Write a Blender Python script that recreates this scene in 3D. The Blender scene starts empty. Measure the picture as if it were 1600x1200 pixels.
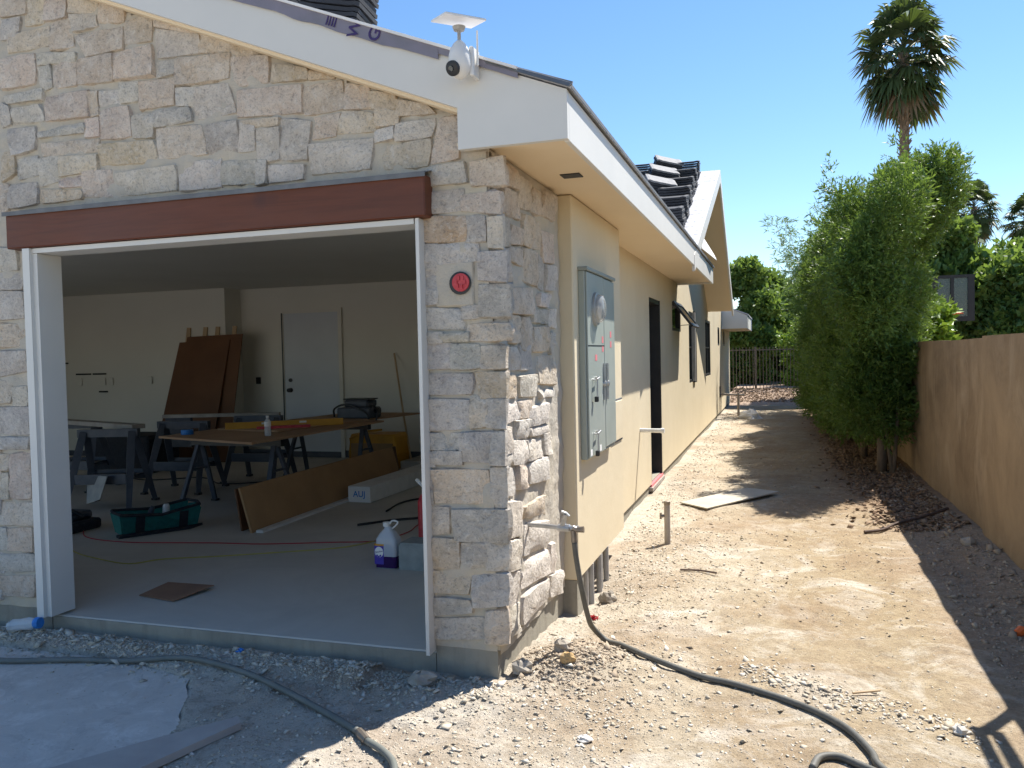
import bpy, math, random
import numpy as np
from mathutils import Vector, Matrix
random.seed(7)
RNG = np.random.default_rng(11)
SC = bpy.context.scene
COL = SC.collection

# ------------------------------------------------------------------ camera, sky, sun, exposure
cd = bpy.data.cameras.new('camera'); cam = bpy.data.objects.new('camera', cd); COL.objects.link(cam)
cd.sensor_width = 36; cd.lens = 29.01; cd.clip_start = 0.05; cd.clip_end = 3000
cam.matrix_world = Matrix(((0.951128, 0.010483, 0.308619, 0), (0.308003, 0.039442, -0.950568, 0),
                           (-0.022137, 0.999167, 0.034286, 1.565), (0, 0, 0, 1)))
SC.camera = cam
SUNDIR = Vector((0.37, 0.55, 1.0)).normalized()
elev = math.asin(SUNDIR.z); azi = math.atan2(SUNDIR.x, SUNDIR.y)
W = bpy.data.worlds.new('World'); SC.world = W; W.use_nodes = True
wt = W.node_tree; bgn = wt.nodes['Background']
sky = wt.nodes.new('ShaderNodeTexSky'); sky.sky_type = 'NISHITA'; sky.sun_disc = False
sky.sun_elevation = elev; sky.sun_rotation = azi; sky.altitude = 50
sky.air_density = 1.0; sky.dust_density = 0.0; sky.ozone_density = 3.2
hs = wt.nodes.new('ShaderNodeHueSaturation'); hs.inputs['Saturation'].default_value = 1.12; wt.links.new(sky.outputs[0], hs.inputs['Color'])
wt.links.new(hs.outputs[0], bgn.inputs[0]); bgn.inputs[1].default_value = 0.078
sl = bpy.data.lights.new('sun', 'SUN'); sun = bpy.data.objects.new('sun', sl); COL.objects.link(sun)
sl.energy = 3.9; sl.angle = math.radians(0.53); sl.color = (1.0, 0.95, 0.87)
sun.rotation_euler = (-SUNDIR).to_track_quat('-Z', 'Y').to_euler()
SC.view_settings.view_transform = 'Standard'; SC.view_settings.look = 'None'
SC.view_settings.exposure = 1.33; SC.view_settings.gamma = 1.0; SC.view_settings.use_curve_mapping = False
SC.cycles.max_bounces = 10; SC.cycles.diffuse_bounces = 6; SC.cycles.transparent_max_bounces = 12
SC.cycles.sample_clamp_indirect = 6

# ------------------------------------------------------------------ materials
class NT:
    def __init__(s, name):
        s.m = bpy.data.materials.new(name); s.m.use_nodes = True; s.t = s.m.node_tree
        s.b = s.t.nodes['Principled BSDF']; s.out = s.t.nodes['Material Output']
        tc = s.t.nodes.new('ShaderNodeTexCoord'); s.co = tc.outputs['Object']
    def n(s, kind, **kw):
        x = s.t.nodes.new('ShaderNode' + kind)
        for k, v in kw.items():
            if k.startswith('_'): x.inputs[int(k[1:])].default_value = v
            else: setattr(x, k, v)
        return x
    def l(s, a, b): s.t.links.new(a, b)
    def noise(s, scale, detail=5, rough=0.55, dist=0.0, co=None, stretch=None):
        x = s.n('TexNoise'); x.inputs['Scale'].default_value = scale; x.inputs['Detail'].default_value = detail
        x.inputs['Roughness'].default_value = rough; x.inputs['Distortion'].default_value = dist
        c = co or s.co
        if stretch:
            mp = s.n('Mapping'); mp.inputs['Scale'].default_value = stretch; s.l(c, mp.inputs[0]); c = mp.outputs[0]
        s.l(c, x.inputs['Vector']); return x.outputs['Fac']
    def ramp(s, f, stops):
        r = s.n('ValToRGB'); e = r.color_ramp.elements
        while len(e) < len(stops): e.new(0.5)
        for i, (p, c) in enumerate(stops):
            e[i].position = p; e[i].color = (c, c, c, 1) if not isinstance(c, tuple) else (*c, 1)
        s.l(f, r.inputs[0]); return r.outputs[0]
    def mix(s, f, a, b, mode='MIX'):
        x = s.n('Mix', data_type='RGBA', blend_type=mode)
        for i, v in ((0, f), (6, a), (7, b)):
            if isinstance(v, (int, float)): x.inputs[i].default_value = v
            elif isinstance(v, tuple): x.inputs[i].default_value = (*v, 1)
            else: s.l(v, x.inputs[i])
        return x.outputs[2]
    def math(s, op, a, b=0.0):
        x = s.n('Math', operation=op)
        for i, v in ((0, a), (1, b)):
            if isinstance(v, (int, float)): x.inputs[i].default_value = v
            else: s.l(v, x.inputs[i])
        return x.outputs[0]
    def bump(s, h, strength=0.5, dist=0.01, prev=None):
        x = s.n('Bump'); x.inputs['Strength'].default_value = strength; x.inputs['Distance'].default_value = dist
        s.l(h, x.inputs['Height'])
        if prev is not None: s.l(prev, x.inputs['Normal'])
        return x.outputs[0]
    def fin(s, col=None, rough=0.8, normal=None, spec=0.3, metal=0.0):
        if col is not None:
            if isinstance(col, tuple): s.b.inputs['Base Color'].default_value = (*col, 1)
            else: s.l(col, s.b.inputs['Base Color'])
        if isinstance(rough, (int, float)): s.b.inputs['Roughness'].default_value = rough
        else: s.l(rough, s.b.inputs['Roughness'])
        s.b.inputs['Specular IOR Level'].default_value = spec; s.b.inputs['Metallic'].default_value = metal
        if normal is not None: s.l(normal, s.b.inputs['Normal'])
        return s.m

def simple(name, c1, c2=None, scale=6, rough=0.6, bs=None, bstr=0.3, bd=0.004, spec=0.4, metal=0.0, stretch=None, detail=5):
    t = NT(name); c2 = c2 or tuple(v * 0.82 for v in c1)
    f = t.noise(scale, detail, stretch=stretch)
    col = t.mix(t.ramp(f, [(0.32, 0.0), (0.68, 1.0)]), c1, c2)
    nm = t.bump(t.noise(bs, 4, stretch=stretch), bstr, bd) if bs else None
    return t.fin(col, rough, nm, spec, metal)

def stucco(name, c1, c2, c3=None):
    t = NT(name)
    f = t.noise(1.3, 7, 0.68, 0.5); g = t.noise(30, 3, 0.6); v = t.noise(2.6, 7, 0.7, 0.6, stretch=(1, 1, 0.5))
    col = t.mix(t.ramp(f, [(0.35, 0.0), (0.7, 1.0)]), c1, c2)
    if c3: col = t.mix(t.math('MULTIPLY', t.ramp(v, [(0.5, 0.0), (0.75, 1.0)]), 0.75), col, c3)
    col = t.mix(t.math('MULTIPLY', g, 0.22), col, c2)
    n1 = t.bump(t.noise(150, 3, 0.7), 0.45, 0.003); n2 = t.bump(t.noise(9, 4), 0.25, 0.01, n1)
    return t.fin(col, 0.92, n2, 0.15)

M_stucco = stucco('tan_stucco', (0.67, 0.58, 0.415), (0.62, 0.53, 0.37))
M_soffit = stucco('soffit_stucco', (0.78, 0.655, 0.47), (0.75, 0.62, 0.44))
M_brown = stucco('brown_stucco', (0.385, 0.285, 0.175), (0.22, 0.16, 0.10), (0.47, 0.37, 0.25))
M_white = simple('white_paint', (0.66, 0.645, 0.60), (0.62, 0.61, 0.57), 2.5, 0.5, 60, 0.12, 0.002)
M_drywall = simple('painted_drywall', (0.70, 0.675, 0.605), (0.66, 0.635, 0.565), 1.0, 0.85, 50, 0.1)
M_doorw = simple('white_door_paint', (0.58, 0.61, 0.64), (0.54, 0.57, 0.60), 2, 0.5)
M_black = simple('black_metal', (0.016, 0.017, 0.019), (0.025, 0.025, 0.027), 8, 0.45)
M_dark = simple('dark_plastic', (0.06, 0.068, 0.085), (0.085, 0.092, 0.11), 12, 0.5, 80, 0.15)
M_galv = simple('galvanised_metal', (0.50, 0.51, 0.52), (0.36, 0.37, 0.38), 14, 0.4, 30, 0.1, spec=0.5, metal=0.75)
M_brass = simple('weathered_brass', (0.30, 0.25, 0.20), (0.2, 0.18, 0.16), 30, 0.45, metal=0.7)
M_grey = simple('grey_enamel', (0.30, 0.335, 0.30), (0.34, 0.37, 0.335), 3, 0.42, 40, 0.08, spec=0.5)
M_greyd = simple('grey_enamel_lid', (0.24, 0.27, 0.245), (0.28, 0.30, 0.28), 3, 0.45)
M_pvc = simple('white_pvc', (0.75, 0.75, 0.73), (0.6, 0.6, 0.58), 12, 0.4)
M_conduit = simple('grey_conduit', (0.30, 0.30, 0.29), (0.42, 0.40, 0.37), 10, 0.6)
M_plast = simple('white_plastic', (0.78, 0.77, 0.74), (0.68, 0.67, 0.64), 6, 0.35)
M_red = simple('red_plastic', (0.45, 0.02, 0.03), (0.55, 0.06, 0.07), 30, 0.35)
M_pink = simple('pink_membrane', (0.75, 0.22, 0.25), (0.6, 0.2, 0.2), 20, 0.5)
M_yellow = simple('yellow_plastic', (0.62, 0.30, 0.02), (0.5, 0.24, 0.02), 5, 0.5)
M_teal = simple('teal_fabric', (0.02, 0.19, 0.17), (0.015, 0.13, 0.12), 30, 0.8, 90, 0.4)
M_cloth = simple('black_fabric', (0.02, 0.022, 0.028), (0.035, 0.037, 0.045), 30, 0.85, 90, 0.4)
M_blue = simple('blue_tape', (0.03, 0.22, 0.62), (0.03, 0.18, 0.5), 30, 0.5)
M_ply = simple('plywood', (0.44, 0.27, 0.155), (0.36, 0.21, 0.12), 3, 0.7, 25, 0.2, stretch=(1, 0.2, 1))
M_hard = simple('hardboard', (0.16, 0.07, 0.03), (0.12, 0.05, 0.022), 2, 0.6)
M_card = simple('cardboard', (0.42, 0.25, 0.12), (0.36, 0.21, 0.10), 4, 0.85)
M_cardd = simple('scrap_cardboard', (0.30, 0.17, 0.105), (0.24, 0.13, 0.08), 6, 0.85)
M_wood = simple('raw_pine', (0.52, 0.38, 0.23), (0.42, 0.29, 0.17), 4, 0.75, 30, 0.3, stretch=(1, 1, 0.15))
M_oldw = simple('weathered_wood', (0.40, 0.36, 0.32), (0.30, 0.26, 0.22), 8, 0.85, 40, 0.4)
M_tile = simple('roof_tile_concrete', (0.026, 0.028, 0.033), (0.045, 0.047, 0.052), 10, 0.75, 50, 0.3)
M_tileend = simple('roof_tile_light', (0.26, 0.26, 0.26), (0.16, 0.16, 0.165), 14, 0.75, 50, 0.3)
M_flash = simple('dark_flashing', (0.12, 0.125, 0.13), (0.17, 0.175, 0.18), 12, 0.6)
M_purple = simple('underlay_purple', (0.20, 0.19, 0.25), (0.16, 0.16, 0.20), 7, 0.55)
M_ink = simple('purple_ink', (0.035, 0.02, 0.10), (0.05, 0.03, 0.13), 20, 0.6)
M_inkd = simple('dark_ink', (0.03, 0.03, 0.035), (0.05, 0.05, 0.055), 20, 0.7)
M_cordr = simple('red_cord', (0.45, 0.05, 0.05), None, 8, 0.5)
M_cordy = simple('yellow_cord', (0.50, 0.42, 0.10), None, 8, 0.5)
M_bark = simple('tree_bark', (0.22, 0.17, 0.125), (0.13, 0.10, 0.07), 12, 0.9, 30, 0.8, 0.02, stretch=(1, 1, 0.3))
M_iron = simple('bronze_iron', (0.10, 0.085, 0.07), (0.14, 0.12, 0.10), 6, 0.5)
M_orange = simple('orange_plastic', (0.75, 0.15, 0.03), None, 8, 0.5)
M_paper = simple('white_paper', (0.82, 0.81, 0.79), (0.7, 0.69, 0.67), 8, 0.8, 20, 0.4)
M_purplelabel = simple('purple_label', (0.05, 0.03, 0.33), (0.07, 0.04, 0.40), 10, 0.4)
M_liquid = simple('purple_liquid', (0.035, 0.008, 0.09), None, 8, 0.15)
M_block = simple('concrete_block', (0.30, 0.32, 0.31), (0.22, 0.24, 0.23), 10, 0.9, 60, 0.6)

def glassy(name, col, alpha, rough=0.1):
    t = NT(name); t.fin(col, rough, None, 0.5); t.b.inputs['Alpha'].default_value = alpha
    return t.m
M_clear = glassy('clear_plastic', (0.75, 0.8, 0.85), 0.42)
M_jug = glassy('milky_plastic', (0.62, 0.66, 0.72), 0.7, 0.3)
M_meterglass = glassy('meter_glass', (0.45, 0.46, 0.45), 0.5, 0.06)
t = NT('window_glass'); M_glass = t.fin((0.02, 0.03, 0.035), 0.03, t.bump(t.noise(1.5, 2), 0.04, 0.02), 0.9)
t = NT('backboard_glass'); M_bbglass = t.fin((0.10, 0.13, 0.13), 0.12, None, 0.6)
t.b.inputs['Alpha'].default_value = 0.6

# stone: the base colour comes from the object colour of each stone
t = NT('limestone')
oi = t.n('ObjectInfo')
f1 = t.noise(9, 8, 0.65, 0.4); f2 = t.noise(38, 6, 0.7); f3 = t.noise(3.5, 5, 0.6, 0.6); f4 = t.noise(95, 4, 0.7)
c = t.mix(t.ramp(f1, [(0.38, 0.0), (0.66, 0.9)]), oi.outputs['Color'], t.mix(0.6, oi.outputs['Color'], (0.80, 0.74, 0.65)))
c = t.mix(t.ramp(f3, [(0.45, 0.0), (0.75, 0.6)]), c, t.mix(0.6, oi.outputs['Color'], (0.29, 0.28, 0.27)))
c = t.mix(t.math('MULTIPLY', t.ramp(f2, [(0.54, 0.0), (0.64, 1.0)]), 0.5), c, (0.78, 0.73, 0.65))
c = t.mix(t.math('MULTIPLY', t.ramp(f2, [(0.34, 1.0), (0.44, 0.0)]), 0.5), c, (0.20, 0.18, 0.165))
c = t.mix(t.math('MULTIPLY', t.ramp(f4, [(0.36, 1.0), (0.46, 0.0)]), 0.35), c, (0.16, 0.145, 0.13))
nn = t.bump(f1, 1.0, 0.035); nn = t.bump(f2, 1.0, 0.014, nn); nn = t.bump(f4, 0.6, 0.005, nn)
M_stone = t.fin(c, 0.93, nn, 0.12)
t = NT('mortar')
f = t.noise(7, 6, 0.65); g = t.noise(45, 5, 0.7)
c = t.mix(t.ramp(f, [(0.3, 0.0), (0.7, 1.0)]), (0.52, 0.465, 0.38), (0.43, 0.395, 0.335))
c = t.mix(t.ramp(t.noise(2.3, 4), [(0.55, 0.0), (0.75, 0.7)]), c, (0.56, 0.48, 0.34))
nn = t.bump(f, 0.9, 0.02); M_mortar = t.fin(c, 0.95, t.bump(g, 0.7, 0.008, nn), 0.1)
t = NT('red_stained_beam')
g = t.noise(3.0, 6, 0.6, 1.2, stretch=(0.5, 1, 7)); g2 = t.noise(2, 4)
vo = t.n('TexVoronoi'); vo.inputs['Scale'].default_value = 3.1; t.l(t.co, vo.inputs[0])
kn = t.ramp(vo.outputs['Distance'], [(0.07, 1.0), (0.22, 0.0)])
c = t.mix(t.ramp(g, [(0.3, 0.0), (0.75, 1.0)]), (0.135, 0.038, 0.015), (0.085, 0.024, 0.010))
c = t.mix(t.math('MULTIPLY', kn, 0.8), c, (0.055, 0.02, 0.016))
M_beam = t.fin(c, t.ramp(g2, [(0.3, 0.42), (0.7, 0.62)]), t.bump(g, 0.25, 0.004), 0.4)
t = NT('foundation_concrete')
f = t.noise(4, 7, 0.65); g = t.noise(60, 5, 0.7); v = t.noise(14, 4, 0.6, stretch=(1, 1, 0.15))
c = t.mix(t.ramp(f, [(0.3, 0.0), (0.7, 1.0)]), (0.35, 0.325, 0.265), (0.25, 0.235, 0.195))
c = t.mix(t.math('MULTIPLY', t.ramp(v, [(0.5, 0.0), (0.7, 1.0)]), 0.35), c, (0.15, 0.13, 0.11))
M_found = t.fin(c, 0.92, t.bump(g, 0.5, 0.006, t.bump(f, 0.5, 0.015)), 0.15)
t = NT('garage_slab')
f = t.noise(1.2, 7, 0.65, 0.8); g = t.noise(22, 6, 0.7)
c = t.mix(t.ramp(f, [(0.3, 0.0), (0.7, 1.0)]), (0.56, 0.52, 0.455), (0.47, 0.435, 0.38))
c = t.mix(t.math('MULTIPLY', t.ramp(g, [(0.62, 0.0), (0.72, 1.0)]), 0.6), c, (0.5, 0.49, 0.46))
M_slab = t.fin(c, t.ramp(f, [(0.3, 0.5), (0.7, 0.75)]), t.bump(g, 0.2, 0.003), 0.3)
t = NT('white_underlayment')
vo = t.noise(2.0, 5, 0.6); wv = t.n('TexWave', wave_type='BANDS', bands_direction='Y'); wv.inputs['Scale'].default_value = 1.6
wv.inputs['Distortion'].default_value = 1.0; t.l(t.co, wv.inputs[0])
g = t.noise(26, 4, 0.8, stretch=(0.6, 1, 1))
msk = t.math('MULTIPLY', t.ramp(wv.outputs['Fac'], [(0.80, 0.0), (0.88, 1.0)]), t.ramp(g, [(0.52, 0.0), (0.56, 1.0)]))
c = t.mix(t.ramp(vo, [(0.3, 0.0), (0.7, 1.0)]), (0.52, 0.53, 0.56), (0.40, 0.41, 0.45))
c = t.mix(t.math('MULTIPLY', msk, 0.9), c, (0.16, 0.16, 0.2))
M_under = t.fin(c, 0.6, t.bump(vo, 0.4, 0.03), 0.3)
t = NT('stained_concrete_slab')
f = t.noise(1.6, 8, 0.68, 1.0); g = t.noise(30, 5, 0.7)
c = t.mix(t.ramp(f, [(0.3, 0.0), (0.7, 1.0)]), (0.60, 0.56, 0.50), (0.50, 0.465, 0.42))
c = t.mix(t.ramp(t.noise(5, 8, 0.75, 1.0), [(0.50, 0.0), (0.66, 0.9)]), c, (0.68, 0.645, 0.59))
c = t.mix(t.math('MULTIPLY', t.ramp(t.noise(3, 8, 0.8, 0.6), [(0.52, 0.0), (0.62, 1.0)]), 0.5), c, (0.36, 0.33, 0.30))
c = t.mix(t.math('MULTIPLY', t.ramp(t.noise(70, 4, 0.7), [(0.60, 0.0), (0.68, 1.0)]), 0.5), c, (0.62, 0.60, 0.56))
c = t.mix(t.math('MULTIPLY', t.ramp(t.noise(0.9, 5, 0.7), [(0.55, 0.0), (0.7, 1.0)]), 0.5), c, (0.34, 0.25, 0.18))
M_oldslab = t.fin(c, 0.9, t.bump(g, 0.35, 0.004, t.bump(f, 0.5, 0.02)), 0.15)

def ground_mat():
    t = NT('construction_dirt')
    sep = t.n('SeparateXYZ'); t.l(t.co, sep.inputs[0]); X, Y = sep.outputs[0], sep.outputs[1]
    n1 = t.noise(0.9, 7, 0.62, 0.5); n2 = t.noise(4.5, 7, 0.68, 0.4); n3 = t.noise(24, 6, 0.72); n4 = t.noise(110, 4, 0.7)
    n5 = t.noise(2.0, 8, 0.7, 0.9)
    tan = t.mix(t.ramp(n2, [(0.3, 0.0), (0.7, 1.0)]), (0.40, 0.315, 0.20), (0.33, 0.255, 0.16))
    pale = t.mix(t.ramp(n3, [(0.3, 0.0), (0.7, 1.0)]), (0.49, 0.415, 0.305), (0.40, 0.335, 0.245))
    chalk = t.mix(t.ramp(n3, [(0.35, 0.0), (0.7, 1.0)]), (0.68, 0.635, 0.55), (0.54, 0.50, 0.425))
    def band(s, lo, hi):  # 0 below lo, 1 above hi
        mr = t.n('MapRange'); mr.inputs[1].default_value = lo; mr.inputs[2].default_value = hi; t.l(s, mr.inputs[0]); return mr.outputs[0]
    # pale crushed rubble near the garage corner and along the house foot, tan dirt out on the path
    d1 = t.math('ADD', X, t.math('MULTIPLY', n1, 1.6))        # low = near house
    nearh = t.math('SUBTRACT', 1.0, band(d1, 0.25, 0.95))
    neary = t.math('SUBTRACT', 1.0, band(t.math('ADD', Y, t.math('MULTIPLY', n1, 2.0)), 4.2, 6.0))
    m = t.math('MAXIMUM', nearh, t.math('MULTIPLY', neary, 0.45))
    c = t.mix(m, tan, pale)
    wp = t.math('MULTIPLY', t.ramp(n5, [(0.50, 0.0), (0.64, 1.0)]), t.math('SUBTRACT', 1.0, t.math('MULTIPLY', band(Y, 6.0, 10.0), 0.75)))
    c = t.mix(t.math('MULTIPLY', wp, 0.75), c, t.mix(0.3, chalk, (0.70, 0.665, 0.60)))
    west = t.math('SUBTRACT', 1.0, band(X, -1.6, -0.7))
    c = t.mix(t.math('MULTIPLY', west, 0.8), c, t.mix(0.35, chalk, (0.46, 0.42, 0.37)))
    c = t.mix(t.math('MULTIPLY', t.ramp(n1, [(0.47, 0.0), (0.62, 1.0)]), 0.55), c, (0.29, 0.20, 0.125))
    # red brown earth by the wall
    rw = t.math('MULTIPLY', band(t.math('ADD', X, t.math('MULTIPLY', n2, 0.5)), 0.95, 1.35), 0.8)
    c = t.mix(rw, c, t.mix(n3, (0.31, 0.225, 0.155), (0.44, 0.35, 0.26)))
    rm = t.math('MULTIPLY', band(t.math('ADD', X, t.math('MULTIPLY', n2, 0.8)), 0.75, 1.2), band(Y, 7.5, 10))
    c = t.mix(t.math('MULTIPLY', rm, 0.85), c, (0.25, 0.16, 0.10))
    back = band(t.math('ADD', Y, n1), 24.6, 25.6)
    c = t.mix(back, c, t.mix(n3, (0.30, 0.19, 0.13), (0.46, 0.37, 0.29)))
    g1 = t.noise(11, 8, 0.75, 0.6); g2_ = t.noise(48, 6, 0.75)
    c = t.mix(t.math('MULTIPLY', t.ramp(g1, [(0.36, 1.0), (0.50, 0.0)]), 0.42), c, (0.24, 0.185, 0.13))
    c = t.mix(t.math('MULTIPLY', t.ramp(g1, [(0.52, 0.0), (0.66, 1.0)]), 0.35), c, (0.60, 0.53, 0.43))
    c = t.mix(t.math('MULTIPLY', t.ramp(g2_, [(0.38, 1.0), (0.48, 0.0)]), 0.45), c, (0.20, 0.155, 0.11))
    # damp, darker specks and pebbly breakup
    c = t.mix(t.math('MULTIPLY', t.ramp(n3, [(0.28, 1.0), (0.42, 0.0)]), 0.5), c, (0.16, 0.115, 0.075))
    c = t.mix(t.math('MULTIPLY', t.ramp(n4, [(0.60, 0.0), (0.72, 1.0)]), 0.3), c, (0.66, 0.60, 0.51))
    nn = t.bump(n2, 0.5, 0.03); nn = t.bump(g1, 0.7, 0.02, nn); nn = t.bump(g2_, 0.9, 0.012, nn); nn = t.bump(n4, 0.8, 0.005, nn)
    return t.fin(c, 0.96, nn, 0.08)
M_ground = ground_mat()

def chip_mat(name, cols):
    t = NT(name); g = t.n('NewGeometry'); r = g.outputs['Random Per Island']
    x = t.n('ValToRGB'); x.color_ramp.interpolation = 'LINEAR'; e = x.color_ramp.elements
    while len(e) < len(cols): e.new(0.5)
    for i, cc in enumerate(cols): e[i].position = i / (len(cols) - 1); e[i].color = (*cc, 1)
    t.l(r, x.inputs[0])
    c = t.mix(t.math('MULTIPLY', t.noise(60, 3), 0.4), x.outputs[0], (0.35, 0.28, 0.2))
    return t.fin(c, 0.95, t.bump(t.noise(120, 3), 0.4, 0.003), 0.1)
M_chip = chip_mat('rubble_chips', [(0.54, 0.49, 0.40), (0.46, 0.41, 0.32), (0.64, 0.60, 0.52), (0.50, 0.44, 0.34), (0.70, 0.66, 0.59), (0.38, 0.32, 0.245)])
M_chipd = chip_mat('dirt_clods', [(0.40, 0.33, 0.25), (0.30, 0.24, 0.18), (0.48, 0.41, 0.32), (0.34, 0.27, 0.20)])
M_mulch = chip_mat('leaf_litter', [(0.21, 0.13, 0.085), (0.14, 0.085, 0.055), (0.30, 0.215, 0.145), (0.24, 0.155, 0.10)])

def leaf_mat(name, cols, tr=0.22, rough=0.45):
    t = NT(name); g = t.n('NewGeometry'); r = g.outputs['Random Per Island']
    x = t.n('ValToRGB'); e = x.color_ramp.elements
    while len(e) < len(cols): e.new(0.5)
    for i, cc in enumerate(cols): e[i].position = i / (len(cols) - 1); e[i].color = (*cc, 1)
    t.l(r, x.inputs[0])
    big = t.noise(1.1, 3)
    c = t.mix(t.ramp(big, [(0.35, 0.0), (0.7, 0.6)]), x.outputs[0], cols[-1])
    t.fin(c, rough, None, 0.35)
    tl = t.n('BsdfTranslucent'); t.l(t.mix(0.5, c, (0.30, 0.42, 0.04), 'MIX'), tl.inputs[0])
    mx = t.n('MixShader'); mx.inputs[0].default_value = tr
    t.l(t.b.outputs[0], mx.inputs[1]); t.l(tl.outputs[0], mx.inputs[2]); t.l(mx.outputs[0], t.out.inputs[0])
    return t.m
M_leafh = leaf_mat('podocarpus_leaves', [(0.038, 0.08, 0.02), (0.075, 0.15, 0.034), (0.145, 0.235, 0.055)], 0.33)
M_leafb = leaf_mat('bamboo_leaves', [(0.10, 0.15, 0.05), (0.14, 0.21, 0.07), (0.18, 0.26, 0.09)])
M_leaft = leaf_mat('broad_leaves', [(0.065, 0.125, 0.03), (0.11, 0.19, 0.045), (0.18, 0.27, 0.075)], 0.35)
M_leafy = leaf_mat('bright_leaves', [(0.10, 0.18, 0.02), (0.17, 0.28, 0.035), (0.22, 0.34, 0.05)])
M_palm = leaf_mat('palm_fronds', [(0.028, 0.06, 0.026), (0.05, 0.085, 0.04), (0.075, 0.11, 0.05)], 0.15, 0.4)
M_palmd = leaf_mat('dry_fronds', [(0.16, 0.10, 0.06), (0.24, 0.16, 0.10), (0.12, 0.08, 0.05)], 0.1, 0.8)

# ------------------------------------------------------------------ mesh helpers
class MB:
    def __init__(s): s.v = []; s.f = []
    def add(s, vs, fs):
        n = len(s.v); s.v += [tuple(map(float, p)) for p in vs]; s.f += [tuple(i + n for i in f) for f in fs]; return s
    def box(s, x0, x1, y0, y1, z0, z1, bev=0.0):
        if bev > 0:
            b = min(bev, (x1 - x0) / 2.1, (y1 - y0) / 2.1, (z1 - z0) / 2.1)
            bm_v = []; cs = [(x, y, z) for x in (0, 1) for y in (0, 1) for z in (0, 1)]
            idx = {}
            for c in cs:
                p = [x1 if c[0] else x0, y1 if c[1] else y0, z1 if c[2] else z0]
                for a in range(3):
                    q = list(p)
                    for k in range(3):
                        if k != a: q[k] += -b if c[k] else b
                    idx[(c, a)] = len(bm_v); bm_v.append(q)
            fs = []
            for a in range(3):
                u, w = [(1, 2), (2, 0), (0, 1)][a]
                for sgn in (0, 1):
                    loop = []
                    for (du, dw) in ((0, 0), (1, 0), (1, 1), (0, 1)):
                        c = [0, 0, 0]; c[a] = sgn; c[u] = du; c[w] = dw; loop.append(idx[(tuple(c), a)])
                    fs.append(tuple(loop if sgn else loop[::-1]))
            for a in range(3):       # edges along axis a
                u, w = [(1, 2), (2, 0), (0, 1)][a]
                for du in (0, 1):
                    for dw in (0, 1):
                        c0 = [0, 0, 0]; c0[u] = du; c0[w] = dw; c1 = list(c0); c1[a] = 1
                        c0, c1 = tuple(c0), tuple(c1)
                        fs.append((idx[(c0, u)], idx[(c1, u)], idx[(c1, w)], idx[(c0, w)]))
            for c in cs: fs.append(tuple(idx[(c, a)] for a in range(3)))
            return s.add(bm_v, fs)
        vs = [(x0, y0, z0), (x1, y0, z0), (x1, y1, z0), (x0, y1, z0), (x0, y0, z1), (x1, y0, z1), (x1, y1, z1), (x0, y1, z1)]
        return s.add(vs, [(0, 3, 2, 1), (4, 5, 6, 7), (0, 1, 5, 4), (1, 2, 6, 5), (2, 3, 7, 6), (3, 0, 4, 7)])
    def beam(s, a, b, w, h, up=(0, 0, 1)):          # rectangular bar from a to b
        a, b = Vector(a), Vector(b); d = (b - a).normalized(); up = Vector(up)
        if abs(d.dot(up)) > 0.98: up = Vector((0, 1, 0))
        r = d.cross(up).normalized() * w / 2; u = r.normalized().cross(d) * h / 2
        vs = [a - r - u, a + r - u, a + r + u, a - r + u, b - r - u, b + r - u, b + r + u, b - r + u]
        return s.add(vs, [(0, 3, 2, 1), (4, 5, 6, 7), (0, 1, 5, 4), (1, 2, 6, 5), (2, 3, 7, 6), (3, 0, 4, 7)])
    def prism(s, pts, vec):                          # closed polygon pts (3d) swept along vec
        n = len(pts); v = Vector(vec); a = [Vector(p) for p in pts]
        return s.add(a + [p + v for p in a], [tuple(range(n))[::-1], tuple(range(n, 2 * n))] + [(i, (i + 1) % n, (i + 1) % n + n, i + n) for i in range(n)])
    def tube(s, pts, r, n=8, cap=True):
        P = [Vector(p) for p in pts]; m = len(P); rr = r if hasattr(r, '__len__') else [r] * m
        base = len(s.v); ref = Vector((0, 0, 1))
        for i, p in enumerate(P):
            d = (P[min(i + 1, m - 1)] - P[max(i - 1, 0)]).normalized()
            if i == 0:
                if abs(d.dot(ref)) > 0.9: ref = Vector((1, 0, 0))
            x = (ref - d * ref.dot(d)).normalized(); y = d.cross(x); ref = x
            for k in range(n):
                a = 2 * math.pi * k / n; s.v.append(tuple(p + (x * math.cos(a) + y * math.sin(a)) * rr[i]))
        for i in range(m - 1):
            for k in range(n):
                k2 = (k + 1) % n
                s.f.append((base + i * n + k, base + i * n + k2, base + (i + 1) * n + k2, base + (i + 1) * n + k))
        if cap:
            s.f.append(tuple(base + k for k in range(n))[::-1]); s.f.append(tuple(base + (m - 1) * n + k for k in range(n)))
        return s
    def cyl(s, a, b, r, n=14): return s.tube([a, b], r, n)
    def lathe(s, c, axis, prof, n=20):               # prof: (distance along axis, radius)
        c = Vector(c); ax = Vector(axis).normalized()
        return s.tube([c + ax * (d + i * 1e-5) for i, (d, _) in enumerate(prof)], [q for _, q in prof], n)
    def build(s, name, mat, parent=None, smooth=False, **props):
        me = bpy.data.meshes.new(name); off = Vector((0, 0, 0))
        if parent is not None:
            q = parent
            while q is not None: off = off + q.location; q = q.parent
        me.from_pydata([(x - off.x, y - off.y, z - off.z) for x, y, z in s.v] if off.length else s.v, [], s.f)
        me.materials.append(mat); o = bpy.data.objects.new(name, me); COL.objects.link(o)
        if parent is not None: o.parent = parent
        if smooth: shade(me, smooth)
        for k, v in props.items(): o[k] = v
        return o
def shade(me, ang=True):
    me.polygons.foreach_set('use_smooth', [True] * len(me.polygons))
    if ang is not True:
        me.set_sharp_from_angle(angle=math.radians(ang))
def B(*a, **k): return MB().box(*a, **k)
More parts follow.
